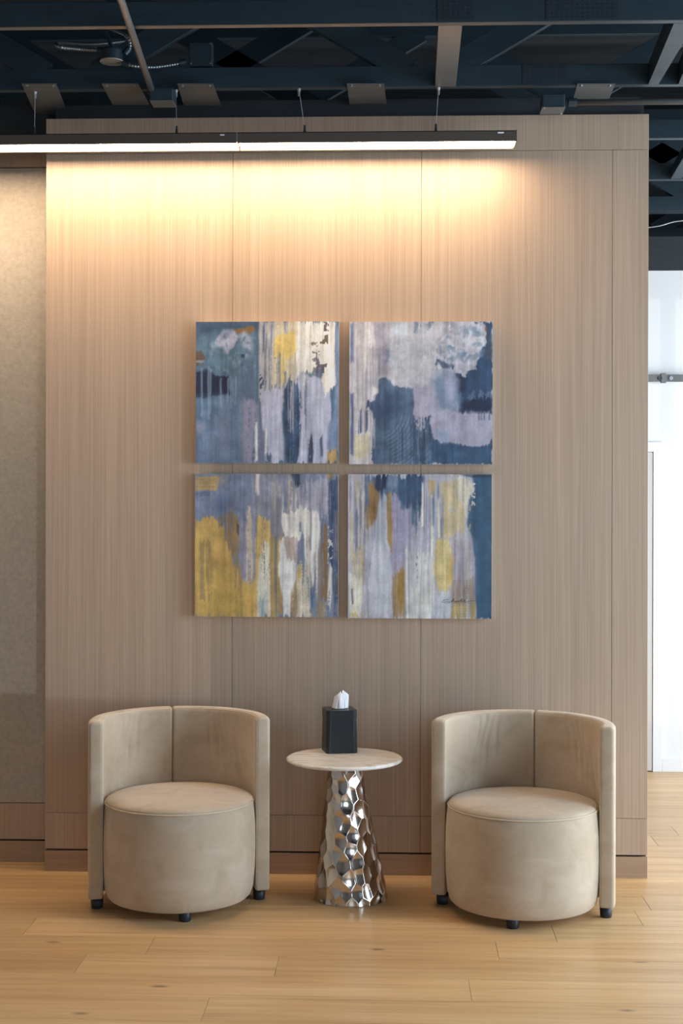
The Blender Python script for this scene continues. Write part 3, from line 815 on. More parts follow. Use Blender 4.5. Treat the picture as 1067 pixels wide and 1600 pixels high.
def paint_top_right():
    p = Paint(50, 55, 1020, 1020, (176, 174, 188))
    A = p.poly
    A([(900, 55), (1022, 55), (1022, 660), (800, 660), (760, 520), (790, 400), (900, 330)], (52, 78, 112), .03, .02, var=.15)
    A([(940, 90), (980, 90), (985, 160), (950, 165)], (128, 98, 72), .02)
    A([(1000, 150), (1022, 150), (1022, 300), (985, 300)], (78, 84, 100), .02, soft=.03)
    A([(770, 390), (850, 410), (840, 520), (770, 520)], (40, 54, 84), .03, .02, soft=.02)
    A([(800, 595), (900, 570), (1022, 575), (1022, 665), (900, 670), (800, 655)], (38, 50, 80), .02, .01, soft=.02)
    A([(800, 530), (1022, 530), (1022, 570), (810, 590)], (84, 104, 138), .01, .03, dry=.4)
    A([(215, 55), (330, 55), (330, 420), (215, 430)], (160, 154, 172), .02, soft=.02, var=.1)
    A([(310, 60), (700, 60), (720, 400), (600, 440), (480, 470), (330, 470)], (184, 184, 196), .04, soft=.03, var=.08)
    A([(320, 170), (600, 165), (620, 300), (330, 340)], (172, 174, 186), .03, soft=.02)
    A([(330, 65), (450, 65), (460, 150), (340, 140)], (184, 192, 206), .03, soft=.01)
    A([(455, 60), (625, 60), (580, 120), (540, 165), (470, 120)], (122, 136, 160), .03, .02, dry=.3, var=.2)
    A([(300, 250), (330, 240), (325, 330), (300, 330)], (118, 130, 160), .02, soft=.015)
    A([(700, 60), (960, 60), (985, 200), (960, 260), (920, 340), (930, 370), (850, 410), (780, 400), (700, 380), (640, 400), (640, 200)], (170, 172, 188), .06, .01, var=.15)
    A([(820, 95), (910, 80), (950, 130), (880, 150)], (106, 132, 160), .05, soft=.015, op=.9)
    A([(800, 265), (870, 255), (910, 290), (850, 310)], (96, 118, 150), .05, soft=.02)
    A([(830, 160), (970, 150), (975, 230), (900, 250), (840, 225)], (188, 194, 208), .05, soft=.01)
    A([(690, 70), (790, 75), (740, 125), (690, 110)], (148, 146, 164), .05, soft=.02)
    A([(645, 320), (690, 320), (760, 340), (755, 375), (690, 370), (650, 355)], (78, 94, 122), .05, .02, dry=.35)
    A([(700, 215), (770, 210), (760, 240), (700, 240)], (110, 128, 152), .04, dry=.3)
    dabs(p, 660, 80, 940, 380, [(196, 200, 212), (150, 158, 180), (108, 130, 158), (184, 180, 194), (128, 146, 170), (202, 204, 214)], 55, 14, 46, 401)
    dabs(p, 340, 80, 640, 420, [(190, 192, 202), (170, 172, 186), (180, 190, 204)], 22, 25, 70, 402)
    A([(600, 440), (690, 390), (760, 430), (800, 560), (800, 680), (650, 640), (610, 540)], (118, 138, 168), .03, soft=.03)
    A([(690, 400), (780, 400), (770, 620), (740, 640), (700, 540)], (146, 154, 182), .03, soft=.03)
    A([(480, 480), (610, 480), (640, 600), (640, 700), (600, 740), (480, 720)], (154, 152, 176), .03, soft=.02)
    A([(255, 450), (300, 430), (360, 490), (480, 500), (490, 600), (480, 760), (520, 800), (600, 800), (600, 1022), (210, 1022), (210, 600), (250, 540)], (84, 106, 134), .015, .01, var=.14)
    A([(210, 600), (330, 560), (420, 640), (300, 740), (215, 720)], (56, 76, 108), .05, soft=.06)
    for k_ in range(26):     # combed arcs
        r0 = 190 + k_ * 13; th = np.linspace(0.12, 1.15, 9); cx_, cy_ = 215, 660
        o_ = [(cx_ + (r0) * math.cos(t) * .95, cy_ + r0 * math.sin(t) * .95) for t in th]; i_ = [(cx_ + (r0 + 4) * math.cos(t) * .95, cy_ + (r0 + 4) * math.sin(t) * .95) for t in th[::-1]]
        A(o_ + i_, (124, 140, 158) if k_ % 2 else (60, 80, 110), .004, op=.55)
    A([(540, 560), (600, 560), (545, 760), (520, 700)], (164, 160, 182), .01, .03)
    A([(480, 700), (620, 700), (610, 1022), (470, 1022)], (66, 86, 116), .01, .04, dry=.3, var=.2)
    A([(610, 860), (1022, 850), (1022, 1022), (590, 1022)], (58, 86, 120), .02, .01, var=.12)
    streaks(p, 380, 620, 740, 1020, [(50, 66, 96), (120, 134, 160), (84, 104, 134)], 22, 4, 14, 44)
    A([(600, 700), (720, 640), (830, 680), (1022, 690), (1022, 850), (980, 895), (870, 905), (720, 870), (660, 875), (610, 810)], (160, 158, 182), .02, .01, var=.05)
    A([(640, 790), (740, 800), (720, 870), (660, 870)], (134, 150, 180), .02, soft=.02)
    for x in (925, 945, 965, 1000): p.line(x, 665, 720, 5, (60, 74, 106), 1, op=.8)
    A([(78, 55), (215, 55), (240, 330), (215, 590), (200, 1022), (78, 1022)], (196, 190, 196), .01, .02, var=.08)
    streaks(p, 80, 240, 200, 1000, [(176, 172, 186), (206, 200, 200), (160, 158, 176)], 18, 6, 18, 52)
    A([(50, 55), (62, 55), (60, 1022), (50, 1022)], (190, 182, 186), .003)
    A([(58, 60), (76, 60), (80, 320), (60, 330)], (96, 108, 142), .004, .02, soft=.01)
    A([(58, 540), (80, 540), (80, 960), (60, 960)], (78, 92, 130), .004, .02, dry=.2, soft=.01)
    A([(215, 500), (250, 510), (255, 540), (215, 560)], (214, 208, 208), .02)
    A([(170, 590), (240, 590), (230, 720), (215, 710), (200, 640), (165, 640)], (66, 82, 112), .01, .02)
    A([(118, 640), (136, 640), (136, 790), (110, 790)], (84, 98, 134), .004, .03, dry=.1)
    A([(160, 650), (180, 650), (176, 790), (160, 790)], (92, 106, 140), .004, .03, dry=.1)
    A([(84, 815), (180, 800), (185, 950), (100, 990), (84, 960)], (196, 186, 160), .012, .02)
    A([(200, 900), (260, 940), (240, 1022), (200, 1022)], (70, 90, 124), .01, .05, dry=.2)
    return finish(p, np.clip(1 - (gx - 0.12) / 0.15, 0.2, 1), desat=0.16)
def paint_low_left():
    p = Paint(45, 45, 1022, 1017, (120, 130, 158))
    A = p.poly
    A([(45, 45), (400, 45), (400, 400), (45, 360)], (114, 126, 156), .03, .04, var=.12)
    A([(180, 180), (270, 180), (260, 360), (190, 330)], (98, 118, 156), .02, .03, soft=.03)
    A([(45, 60), (180, 60), (215, 60), (205, 130), (190, 157), (45, 157)], (176, 146, 98), .012, .0)
    for yy in (80, 95, 108, 130): p.poly([(45, yy), (190, yy), (190, yy + 4), (45, yy + 4)], (150, 124, 88), .003)
    A([(215, 65), (270, 60), (265, 100), (215, 120)], (142, 136, 138), .02, soft=.02)
    A([(45, 165), (190, 165), (190, 185), (120, 195), (45, 185)], (92, 106, 140), .01, .01, dry=.3)
    A([(45, 350), (180, 335), (250, 440), (290, 590), (330, 700), (400, 790), (460, 780), (460, 1020), (45, 1020)], (196, 158, 84), .02, .05, var=.07)
    A([(45, 700), (460, 820), (460, 1020), (45, 1020)], (198, 160, 80), .02, soft=.1)
    A([(80, 500), (155, 500), (160, 900), (80, 900)], (140, 122, 84), .01, .03, dry=.55, op=.7)
    A([(150, 590), (290, 610), (290, 680), (160, 680)], (178, 138, 78), .03, soft=.04, op=.8)
    A([(245, 330), (285, 290), (350, 360), (350, 600), (290, 590), (255, 480)], (152, 124, 84), .012, .05, dry=.15)
    A([(190, 330), (235, 330), (232, 400), (200, 400)], (138, 118, 96), .01, .03, dry=.2)
    A([(330, 380), (350, 380), (348, 460), (330, 450)], (96, 84, 74), .004, .03)
    A([(320, 600), (370, 620), (365, 860), (320, 850)], (160, 132, 88), .01, .05, dry=.4)
    A([(350, 350), (450, 350), (450, 720), (395, 800), (360, 720)], (136, 136, 158), .01, .04, var=.1)
    A([(395, 290), (425, 270), (440, 700), (430, 790), (395, 780)], (192, 176, 158), .008, .04, dry=.25)
    A([(440, 45), (740, 45), (740, 300), (440, 330)], (140, 142, 164), .01, .05, var=.1)
    A([(455, 330), (560, 350), (570, 1020), (455, 1020)], (206, 172, 102), .012, .05, dry=.05)
    A([(480, 620), (520, 480), (555, 520), (565, 1020), (465, 1020)], (208, 204, 190), .01, .05, dry=.08)
    A([(460, 45), (484, 45), (482, 190), (470, 200), (460, 170)], (224, 216, 208), .004, .02)
    A([(560, 440), (640, 440), (640, 1020), (560, 1020)], (172, 142, 90), .01, .03)
    A([(560, 260), (640, 240), (640, 430), (605, 500), (565, 440)], (134, 132, 146), .01, .03)
    A([(590, 470), (602, 470), (606, 1017), (596, 1017)], (98, 112, 118), .003)
    A([(485, 900), (520, 880), (520, 1020), (485, 1020)], (142, 168, 176), .01, .04, dry=.3)
    streaks(p, 560, 730, 60, 330, [(216, 210, 204), (190, 172, 148), (110, 124, 152), (206, 200, 198)], 26, 5, 18, 61)
    A([(700, 45), (760, 45), (765, 120), (740, 130), (710, 90)], (50, 70, 98), .01, .04, dry=.1)
    A([(740, 130), (950, 60), (955, 350), (760, 330)], (156, 154, 174), .01, .05, dry=.05, var=.1)
    A([(640, 310), (720, 290), (760, 260), (880, 290), (905, 380), (890, 560), (850, 770), (800, 700), (790, 470), (720, 490), (640, 470)], (216, 211, 206), .015, .05, var=.03)
    A([(620, 490), (740, 480), (740, 800), (700, 1000), (650, 1020), (620, 700)], (212, 210, 210), .012, .04, var=.04)
    A([(650, 480), (740, 470), (740, 620), (700, 640), (660, 560)], (176, 156, 150), .02, .03, dry=.35)
    A([(700, 860), (745, 740), (745, 1020), (690, 1020)], (164, 138, 104), .01, .04, dry=.15)
    A([(740, 640), (840, 640), (840, 1020), (745, 1020)], (202, 190, 170), .01, .04, dry=.1)
    A([(745, 690), (775, 660), (775, 760), (750, 750)], (216, 178, 100), .01, .03)
    A([(800, 440), (840, 440), (850, 600), (805, 600)], (160, 140, 140), .012, .03, dry=.35)
    A([(835, 480), (858, 500), (856, 760), (838, 780)], (222, 218, 214), .004, .03)
    p.line(838, 290, 560, 6, (110, 116, 136), 2); A([(758, 375), (772, 370), (772, 435), (760, 435)], (128, 136, 160), .006)
    A([(858, 560), (905, 560), (905, 900), (858, 1020)], (136, 132, 136), .008, .04, dry=.15)
    A([(825, 850), (862, 790), (860, 960), (835, 1000)], (82, 112, 152), .01, .04, dry=.1)
    A([(845, 940), (950, 900), (950, 1020), (840, 1020)], (166, 142, 112), .01, .04, dry=.3)
    A([(905, 400), (950, 390), (950, 880), (905, 900)], (138, 106, 72), .008, .05, dry=.1)
    A([(955, 100), (1022, 70), (1022, 900), (1000, 960), (960, 600)], (66, 82, 112), .008, .03, dry=.08, var=.2)
    A([(995, 300), (1022, 300), (1022, 1017), (990, 1017)], (104, 106, 122), .006, .02, dry=.3)
    A([(945, 45), (990, 45), (975, 75), (950, 70)], (190, 146, 84), .01, .02)
    A([(965, 650), (985, 680), (975, 900), (955, 1017), (945, 900)], (204, 198, 190), .006, .03, dry=.3)
    p.flecks(950, 400, 985, 700, (190, 186, 184), .64, seed=12)
    A([(862, 560), (884, 560), (878, 860), (866, 870)], (214, 208, 202), .004, .04, dry=.35)
    return finish(p, np.clip((gx - 0.2) / 0.2, 0.3, 1), 0.4)
def paint_low_right():
    p = Paint(38, 50, 1018, 1028, (170, 170, 188))
    A = p.poly
    A([(38, 50), (160, 50), (170, 500), (150, 1028), (38, 1028)], (184, 180, 190), .008, .02, var=.12)
    streaks(p, 40, 150, 60, 700, [(140, 144, 170), (212, 204, 200), (196, 178, 140), (118, 124, 156)], 26, 5, 16, 71)
    A([(70, 560), (150, 540), (150, 760), (80, 780)], (192, 178, 148), .01, .05, dry=.3)
    A([(45, 740), (140, 740), (130, 1020), (45, 1020)], (208, 204, 192), .012, .04, dry=.05)
    p.line(66, 830, 930, 9, (70, 70, 90), 3, dry=.3)
    A([(150, 55), (560, 55), (540, 300), (500, 430), (340, 300), (150, 300)], (88, 110, 142), .01, .05, var=.12)
    A([(220, 55), (305, 55), (300, 150), (250, 175), (215, 150)], (40, 56, 88), .008, .05)
    A([(305, 60), (380, 60), (370, 150), (305, 140)], (110, 128, 158), .008, .03)
    A([(380, 55), (545, 55), (540, 230), (470, 290), (385, 250)], (62, 88, 124), .006, .06, var=.15)
    A([(178, 110), (215, 95), (255, 200), (240, 330), (190, 400), (178, 300)], (148, 112, 68), .012, .04, var=.1)
    A([(155, 250), (180, 260), (185, 400), (165, 420)], (150, 124, 100), .006, .04, dry=.3)
    A([(330, 180), (380, 190), (400, 300), (470, 280), (480, 700), (420, 700), (340, 760)], (152, 148, 178), .01, .03, var=.04)
    A([(305, 180), (330, 190), (345, 400), (340, 590), (310, 560), (300, 350)], (160, 128, 84), .006, .04, dry=.05)
    A([(285, 185), (302, 220), (308, 500), (335, 660), (345, 1020), (185, 1020), (180, 760), (225, 480), (245, 260)], (188, 190, 204), .01, .03, var=.03)
    A([(250, 240), (285, 200), (300, 560), (240, 480)], (172, 176, 196), .01, .02, soft=.02)
    A([(345, 740), (395, 700), (430, 720), (430, 1028), (345, 1028)], (164, 136, 98), .008, .05, dry=.05)
    A([(388, 710), (408, 700), (425, 800), (415, 960), (388, 1020), (378, 860)], (152, 116, 60), .008, .03)
    A([(430, 560), (640, 600), (640, 1028), (440, 1028)], (198, 196, 194), .008, .04, var=.06)
    streaks(p, 440, 640, 250, 1000, [(206, 202, 198), (160, 162, 186), (146, 142, 150), (188, 188, 200)], 34, 4, 12, 81)
    p.flecks(500, 600, 516, 830, (110, 104, 110), .6, seed=22)
    streaks(p, 540, 690, 110, 500, [(198, 192, 190), (140, 148, 176), (96, 116, 148), (176, 170, 182)], 24, 5, 14, 91)
    A([(545, 110), (552, 110), (556, 400), (538, 400)], (222, 212, 196), .003, .02)
    A([(604, 390), (622, 400), (620, 600), (606, 620)], (214, 208, 200), .003, .02)
    A([(650, 220), (662, 200), (668, 480), (652, 480)], (214, 204, 184), .003, .02)
    A([(585, 100), (640, 105), (620, 210), (590, 215)], (184, 158, 118), .01, .03, dry=.1)
    A([(660, 110), (800, 90), (880, 140), (850, 300), (830, 430), (720, 480), (685, 470), (690, 250)], (196, 178, 142), .015, .02, var=.04)
    A([(740, 65), (860, 70), (905, 150), (870, 210), (850, 300), (790, 200), (800, 100)], (202, 194, 178), .03, .01, var=.05)
    A([(760, 115), (800, 130), (800, 200), (780, 210)], (154, 162, 168), .03, dry=.2)
    A([(720, 270), (790, 280), (780, 300), (740, 300)], (178, 180, 168), .02, soft=.01)
    A([(720, 480), (880, 470), (905, 700), (905, 830), (740, 840)], (166, 158, 170), .01, .04, dry=.05, var=.08)
    streaks(p, 750, 900, 480, 830, [(150, 144, 164), (188, 176, 168), (176, 158, 144)], 22, 5, 14, 99)
    A([(640, 500), (720, 480), (755, 580), (752, 760), (715, 870), (660, 830), (625, 660)], (204, 184, 126), .015, .04, var=.05)
    A([(735, 600), (758, 620), (756, 740), (722, 800), (718, 760), (735, 720)], (212, 172, 92), .01, .02, soft=.01)
    A([(680, 850), (745, 840), (740, 1028), (600, 1028), (630, 880)], (186, 188, 200), .012, .03, soft=.01)
    A([(750, 770), (905, 740), (905, 940), (752, 930)], (156, 138, 124), .008, .03, dry=.15, var=.08)
    A([(745, 930), (905, 920), (915, 1028), (745, 1028)], (176, 150, 96), .008, .03, dry=.2, var=.08)
    for yy in range(770, 1020, 17): p.poly([(752, yy), (900, yy), (900, yy + 3), (752, yy + 3)], (132, 116, 104), .002, op=.5)
    A([(880, 55), (1022, 55), (1022, 1028), (918, 1028), (905, 860), (905, 620), (880, 470), (850, 380), (870, 210), (905, 150)], (56, 90, 122), .006, .01, var=.06)
    A([(800, 50), (1022, 50), (1022, 66), (880, 70)], (44, 62, 86), .004)
    A([(880, 480), (905, 520), (912, 860), (900, 780)], (128, 134, 170), .01, soft=.03, op=.6)
    p.flecks(855, 110, 905, 260, (202, 196, 184), .56, seed=30); p.flecks(835, 260, 875, 460, (190, 178, 150), .6, seed=31)
    A([(38, 990), (180, 990), (180, 1028), (38, 1028)], (196, 178, 128), .01, .04, dry=.3)
    return finish(p, np.clip((0.9 - gx) / 0.05, 0.1, 1), 0.4)

def print_mat():
    m = mat('printed_canvas', (0.5, 0.5, 0.5, 1), 0.55)
    a = N(m, 'ShaderNodeVertexColor'); a.layer_name = 'Col'
    L(m, a.outputs['Color'], P(m).inputs['Base Color'])
    n = noise(m, coords(m, (1, 1, 1)), 900, 1, 0.5); bump(m, n, 0.08, 0.0004)
    return m
M_PRINT = print_mat()
M_EDGE = mat('canvas_edge', (0.62, 0.60, 0.57, 1), 0.7)
GAIN = 1.0
def canvas(label, img, x0, x1, y0, y1, mirror_edges=True):
    a = atY(x0, (y0 + y1) / 2, -0.038); b = atY(x1, (y0 + y1) / 2, -0.038)
    zt, zb = atY((x0 + x1) / 2, y0, -0.038).z, atY((x0 + x1) / 2, y1, -0.038).z
    W, H = b.x - a.x, zt - zb
    t = thing('canvas_painting', label, 'painting', (a.x + W / 2, 0, zb + H / 2), group='four abstract canvases on the oak wall')
    n = NP + 1
    X = (gx - 0.5) * W; Z = (0.5 - gy) * H
    co = np.stack([X, np.full_like(X, -0.038), Z], -1).reshape(-1, 3)
    idx = np.arange(n * n).reshape(n, n)
    f = np.stack([idx[1:, :-1], idx[1:, 1:], idx[:-1, 1:], idx[:-1, :-1]], -1).reshape(-1, 4)
    me = bpy.data.meshes.new('printed_face')
    me.from_pydata(co.tolist(), [], f.tolist())
    at = me.color_attributes.new('Col', 'FLOAT_COLOR', 'POINT')
    c = np.clip(img / 255.0, 0.01, 1); c = np.where(c <= 0.04045, c / 12.92, ((c + 0.055) / 1.055) ** 2.4) * GAIN
    c = np.concatenate([c.reshape(-1, 3), np.ones((n * n, 1))], 1)
    at.data.foreach_set('color', c.ravel())
    me.materials.append(M_PRINT)
    o = bpy.data.objects.new('printed_face', me); C.objects.link(o); o.parent = t
    bm = bmesh.new(); box(bm, -W / 2, W / 2, -0.0375, -0.001, -H / 2, H / 2, 0.0012); link('stretched_canvas', bm, M_EDGE, t)
    return t, W, H
canvas('top left abstract canvas with pale blue cloud, dark left side and white streaks at right', paint_top_left(), 306, 529, 502.5, 724)
canvas('top right abstract canvas with blue grey clouds and combed swirl', paint_top_right(), 545.5, 769.5, 502.5, 725.5)
canvas('bottom left abstract canvas with large ochre yellow field', paint_low_left(), 304.5, 528.5, 740.5, 964)
cp, cW, cH = canvas('bottom right abstract canvas with solid blue right edge and signature', paint_low_right(), 543.5, 768, 741, 966.5)
# signature scrawled low on the fourth canvas
def sg(px, py): return ((px - 543.5) / 224.5 - 0.5) * cW, -0.0386, (0.5 - (py - 741) / 225.5) * cH
sx = [(660 + a / 8.89, 920 + b / 8.89) for a, b in ((372, 150), (330, 146), (290, 160), (330, 172), (375, 178), (380, 188), (340, 194), (300, 188), (268, 172))]
s2 = [(660 + a / 8.89, 920 + b / 8.89) for a, b in ((412, 160), (404, 186), (440, 134), (438, 160), (446, 180), (462, 172), (470, 162), (466, 184), (484, 176), (500, 164), (500, 184), (524, 166), (552, 136), (540, 180), (566, 172), (596, 150), (590, 180), (620, 178), (680, 164), (745, 162))]
bm = bmesh.new()
for q in (sx, s2): tube(bm, spline([sg(*v) for v in q], 6), 0.00085, 5)
link('signature', bm, mat('signature_ink', (0.12, 0.09, 0.08, 1), 0.7), cp)

# ================================================================== TUB CHAIRS
R_D, R_O = 0.3015, 0.360
def arc_path(side, r, n=130, fwd=0.03, seam=0.0135):
    """top-view path of the back from the centre seam to the front end; side -1 left, +1 right (chair faces -Y)"""
    out = []
    for i in range(n + 1):
        a = math.pi / 2 * (i / n) + seam / r * (1 - i / n)
        out.append((side * math.sin(a) * r, math.cos(a) * r))
    for k in range(1, 4): out.append((side * r, -fwd * k / 3))
    return out
def make_chair(label):
    t = thing('tub_chair', label, 'chair', (0, 0, 0), 0, 'velvet tub chairs beside the metal table')
    zb, zt = 0.045, 0.747
    rm = (R_D + R_O) / 2 + 0.001; ht = (R_O - R_D) / 2
    # cross-section (w across thickness -1..1, z)
    def section(cr):
        pts = []; W, z0, z1 = ht, zb, zt
        def corner(cx, cz, a0, r):
            for k in range(6):
                a = a0 + math.pi / 2 * k / 5; pts.append((cx + r * math.cos(a), cz + r * math.sin(a)))
        # inner side goes up, top, outer side down, bottom; +w = outer
        rt_, rb_ = cr, 0.010
        for k in range(1, 40): pts.append((-W, z0 + rb_ + (z1 - rt_ - z0 - rb_) * k / 40))
        corner(-W + rt_, z1 - rt_, math.pi, 0)if False else None
        for k in range(7):
            a = math.pi - math.pi / 2 * k / 6; pts.append((-W + rt_ + rt_ * math.cos(a), z1 - rt_ + rt_ * math.sin(a)))
        for k in range(7):
            a = math.pi / 2 - math.pi / 2 * k / 6; pts.append((W - rt_ + rt_ * math.cos(a), z1 - rt_ + rt_ * math.sin(a)))
        for k in range(1, 12): pts.append((W, z1 - rt_ - (z1 - rt_ - z0 - rb_) * k / 12))
        for k in range(5):
            a = -math.pi / 2 * k / 4; pts.append((W - rb_ + rb_ * math.cos(a), z0 + rb_ + rb_ * math.sin(a)))
        for k in range(5):
            a = -math.pi / 2 - math.pi / 2 * k / 4; pts.append((-W + rb_ + rb_ * math.cos(a), z0 + rb_ + rb_ * math.sin(a)))
        return pts
    sec = section(0.017)
    zc_, H_ = (zb + zt) / 2, (zt - zb) / 2
    for side in (-1, 1):
        path = arc_path(side, rm)
        n = len(path)
        # add rounded-end stations
        st = []
        ed = 0.013
        total = n - 1
        stations = []
        for i in range(n):
            p = Vector((path[i][0], path[i][1], 0))
            tdir = Vector((path[min(i + 1, n - 1)][0] - path[max(i - 1, 0)][0], path[min(i + 1, n - 1)][1] - path[max(i - 1, 0)][1], 0)).normalized()
            stations.append((p, tdir, 0.0))
        def ends(p, td, sgn):
            res = []
            for k in range(1, 5):
                a = math.pi / 2 * k / 4
                res.append((p + td * sgn * ed * math.sin(a), td, ed * (1 - math.cos(a))))
            return res
        p0, t0, _ = stations[0]; p1, t1, _ = stations[-1]
        st = ends(p0, t0, -1)[::-1] + stations + ends(p1, t1, 1)
        bm = bmesh.new(); rings = []
        rr = np.random.RandomState(5 + side)
        folds = [(0.34, 0.66, 0.05, 0.0045), (0.41, 0.58, 0.045, 0.0062), (0.47, 0.66, 0.05, 0.0060), (0.525, 0.56, 0.04, 0.0050), (0.62, 0.34, 0.06, 0.0035)]
        for i, (p, td, ins) in enumerate(st):
            nrm = Vector((p.x, p.y, 0)).normalized() if p.y > 0 else Vector((math.copysign(1, p.x), 0, 0))
            s = i / (len(st) - 1)
            ring = []
            for w_, z in sec:
                ww = w_ * (1 - ins / ht); zz = zc_ + (z - zc_) * (1 - ins / H_)
                off = 0.0
                if w_ < -ht * 0.98 and z > 0.4:
                    v = (z - 0.42) / (zt - 0.42)
                    off -= 0.004 * math.sin(math.pi * min(max(s, 0), 1)) * math.sin(math.pi * v)
                    for (sc, vc, sw, am) in folds:
                        lean = sc + (v - 0.5) * -0.12 + 0.012 * math.sin(9 * v + 20 * sc)
                        d_ = (s - lean) / (sw * 0.35)
                        off += am * math.exp(-d_ * d_) * math.exp(-((v - vc) / 0.3) ** 2)
                ring.append(bm.verts.new((p + nrm * (ww + off)).to_tuple()[:2] + (zz,)))
            rings.append(ring)
        K = len(sec)
        for a, b in zip(rings, rings[1:]):
            for k in range(K): bm.faces.new((a[k], a[(k + 1) % K], b[(k + 1) % K], b[k]))
        bm.faces.new(rings[0]); bm.faces.new(rings[-1][::-1])
        bk = link('backrest', bm, M_VELVET, t, True)
        # piping along the inner top edge and down the front inner edge, plus outer front edge
        ri = R_D + 0.006
        pp = [Vector((x, y, zt - 0.006)) for x, y in arc_path(side, ri, 40, 0.030, 0.014)]
        fx_, fy_ = side * ri, -0.036
        pp += [Vector((fx_, fy_, zt - 0.012))] + [Vector((fx_, fy_ - 0.002, zt - 0.03 - (zt - 0.03 - zb - 0.02) * k / 8)) for k in range(9)]
        bm = bmesh.new(); tube(bm, pp, 0.0028, 8); link('piping', bm, M_PIPING, bk, True)
        pp = [Vector((x, y, zt - 0.006)) for x, y in arc_path(side, R_O - 0.006, 40, 0.030, 0.014)]
        pp += [Vector((side * (R_O - 0.006), -0.036, zt - 0.012))] + [Vector((side * (R_O - 0.006), -0.038, zt - 0.03 - (zt - 0.03 - zb - 0.02) * k / 8)) for k in range(9)]
        bm = bmesh.new(); tube(bm, pp, 0.0022, 8); link('piping', bm, M_PIPING, bk, True)
    # drum base
    bm = bmesh.new()
    prof = [(0, 0.036), (0.262, 0.036), (0.277, 0.041), (0.288, 0.052), (0.297, 0.082), (0.303, 0.15), (0.305, 0.24), (0.3035, 0.32), (0.299, 0.38), (0.2955, 0.412), (0.290, 0.418), (0, 0.418)]
    lathe(bm, prof, 96); link('base', bm, M_VELVET, t, True)
    bm = bmesh.new()
    prof = [(0, 0.418), (0.2915, 0.418), (0.2925, 0.423), (0.288, 0.431), (0.27, 0.438), (0.22, 0.444), (0.14, 0.448), (0, 0.450)]
    lathe(bm, prof, 96); sc_ = link('seat_cushion', bm, M_VELVET, t, True)
    bm = bmesh.new(); tube(bm, [(0.2945 * math.cos(a), 0.2945 * math.sin(a), 0.418) for a in np.linspace(0, 2 * math.pi, 97)], 0.0032, 8, False); link('piping', bm, M_PIPING, sc_, True)
    # feet
    for x, y in ((-0.325, 0.012), (0.325, 0.012), (0, -0.235), (0, 0.31)):
        bm = bmesh.new(); zf = 0.058 if y < -0.1 else 0.048
        lathe(bm, [(0, 0), (0.021, 0), (0.023, 0.004), (0.0255, zf), (0, zf)], 24, x, y); link('foot', bm, M_BLACKPL, t, True)
    return t
def copy_tree(o, parent=None):
    c = o.copy(); C.objects.link(c)
    if parent is not None: c.parent = parent
    for ch in list(o.children): copy_tree(ch, c)
    return c
def dpoint(px, depth):
    d = ray(px, 790); d = d / d.dot(fw) * depth
    return cam_loc.x + d.x, cam_loc.y + d.y
ch1 = make_chair('beige velvet tub chair left of the metal pedestal table')
x, y = dpoint(281.3, 5.36 * 16 / 15 - 0.01); ch1.location = (x, y, 0); ch1.rotation_euler.z = math.radians(14)
ch2 = copy_tree(ch1); tag(ch2, 'beige velvet tub chair right of the metal pedestal table, in front of the wall end')
x, y = dpoint(817.5, 5.27 * 16 / 15); ch2.location = (x, y, 0); ch2.rotation_euler.z = math.radians(-14)

# ================================================================== SIDE TABLE
tx, ty = dpoint(549, 5.45 * 16 / 15)
tb = thing('pedestal_table', 'round marble topped table on hammered metal cone between the chairs', 'side table', (tx, ty, 0))
Ht = 0.573; LEAN = -0.026
seg, rws = 300, 260
zs = np.linspace(0, Ht - 0.0185, rws); th = np.linspace(0, 2 * math.pi, seg, endpoint=False)
def rad(z): return 0.149 + (0.060 - 0.149) * (z / (Ht - 0.0185))
rs = np.random.RandomState(23)
seeds = []
tries = 0
while tries < 9000:
    tries += 1
    z = rs.uniform(-0.02, Ht); a = rs.uniform(0, 2 * math.pi)
    r = rad(z)
    if rs.rand() > r / 0.155: continue
    p = np.array([r * math.cos(a), r * math.sin(a), z * 0.62])
    md = 0.024 + 0.014 * (1 - z / Ht)
    if all(np.linalg.norm(p - q) > md for q in seeds): seeds.append(p)
seeds = np.array(seeds)
TH, ZZ = np.meshgrid(th, zs)
RR = rad(ZZ)
PT = np.stack([RR * np.cos(TH), RR * np.sin(TH), ZZ * 0.62], -1)
d1 = np.full(TH.shape, 9.0); d2 = np.full(TH.shape, 9.0)
for q in seeds:
    d = np.linalg.norm(PT - q, axis=-1)
    d2 = np.where(d < d1, d1, np.minimum(d2, d)); d1 = np.minimum(d1, d)
mx_ = 0.0185 + 0.006 * (1 - ZZ / Ht)
e = np.clip((d2 - d1) / 0.006, 0, 1)
disp = -0.0040 * (1 - np.clip(d1 / mx_, 0, 1.3) ** 2) * (0.85 + 0.15 * e)
fade = 1.0
RR2 = RR + disp * fade + 0.003
CXs = LEAN * ZZ / Ht
co = np.stack([CXs + RR2 * np.cos(TH), RR2 * np.sin(TH), ZZ], -1).reshape(-1, 3)
idx = np.arange(rws * seg).reshape(rws, seg); nx = np.roll(idx, -1, 1)
f = np.stack([idx[:-1], nx[:-1], nx[1:], idx[1:]], -1).reshape(-1, 4)
me = bpy.data.meshes.new('hammered_base'); me.from_pydata(co.tolist(), [], f.tolist() + [idx[-1].tolist(), idx[0][::-1].tolist()])
for p_ in me.polygons: p_.use_smooth = True
me.materials.append(M_CHROME); o = bpy.data.objects.new('hammered_base', me); C.objects.link(o); o.parent = tb
bm = bmesh.new(); TR = 0.2385
lathe(bm, [(0, Ht - 0.0185), (TR - 0.022, Ht - 0.0185), (TR - 0.006, Ht - 0.0155), (TR, Ht - 0.009), (TR - 0.001, Ht - 0.005), (TR - 0.006, Ht - 0.001), (TR - 0.012, Ht), (0, Ht)], 96, LEAN, 0)
link('tabletop', bm, M_MARBLE, tb, True)
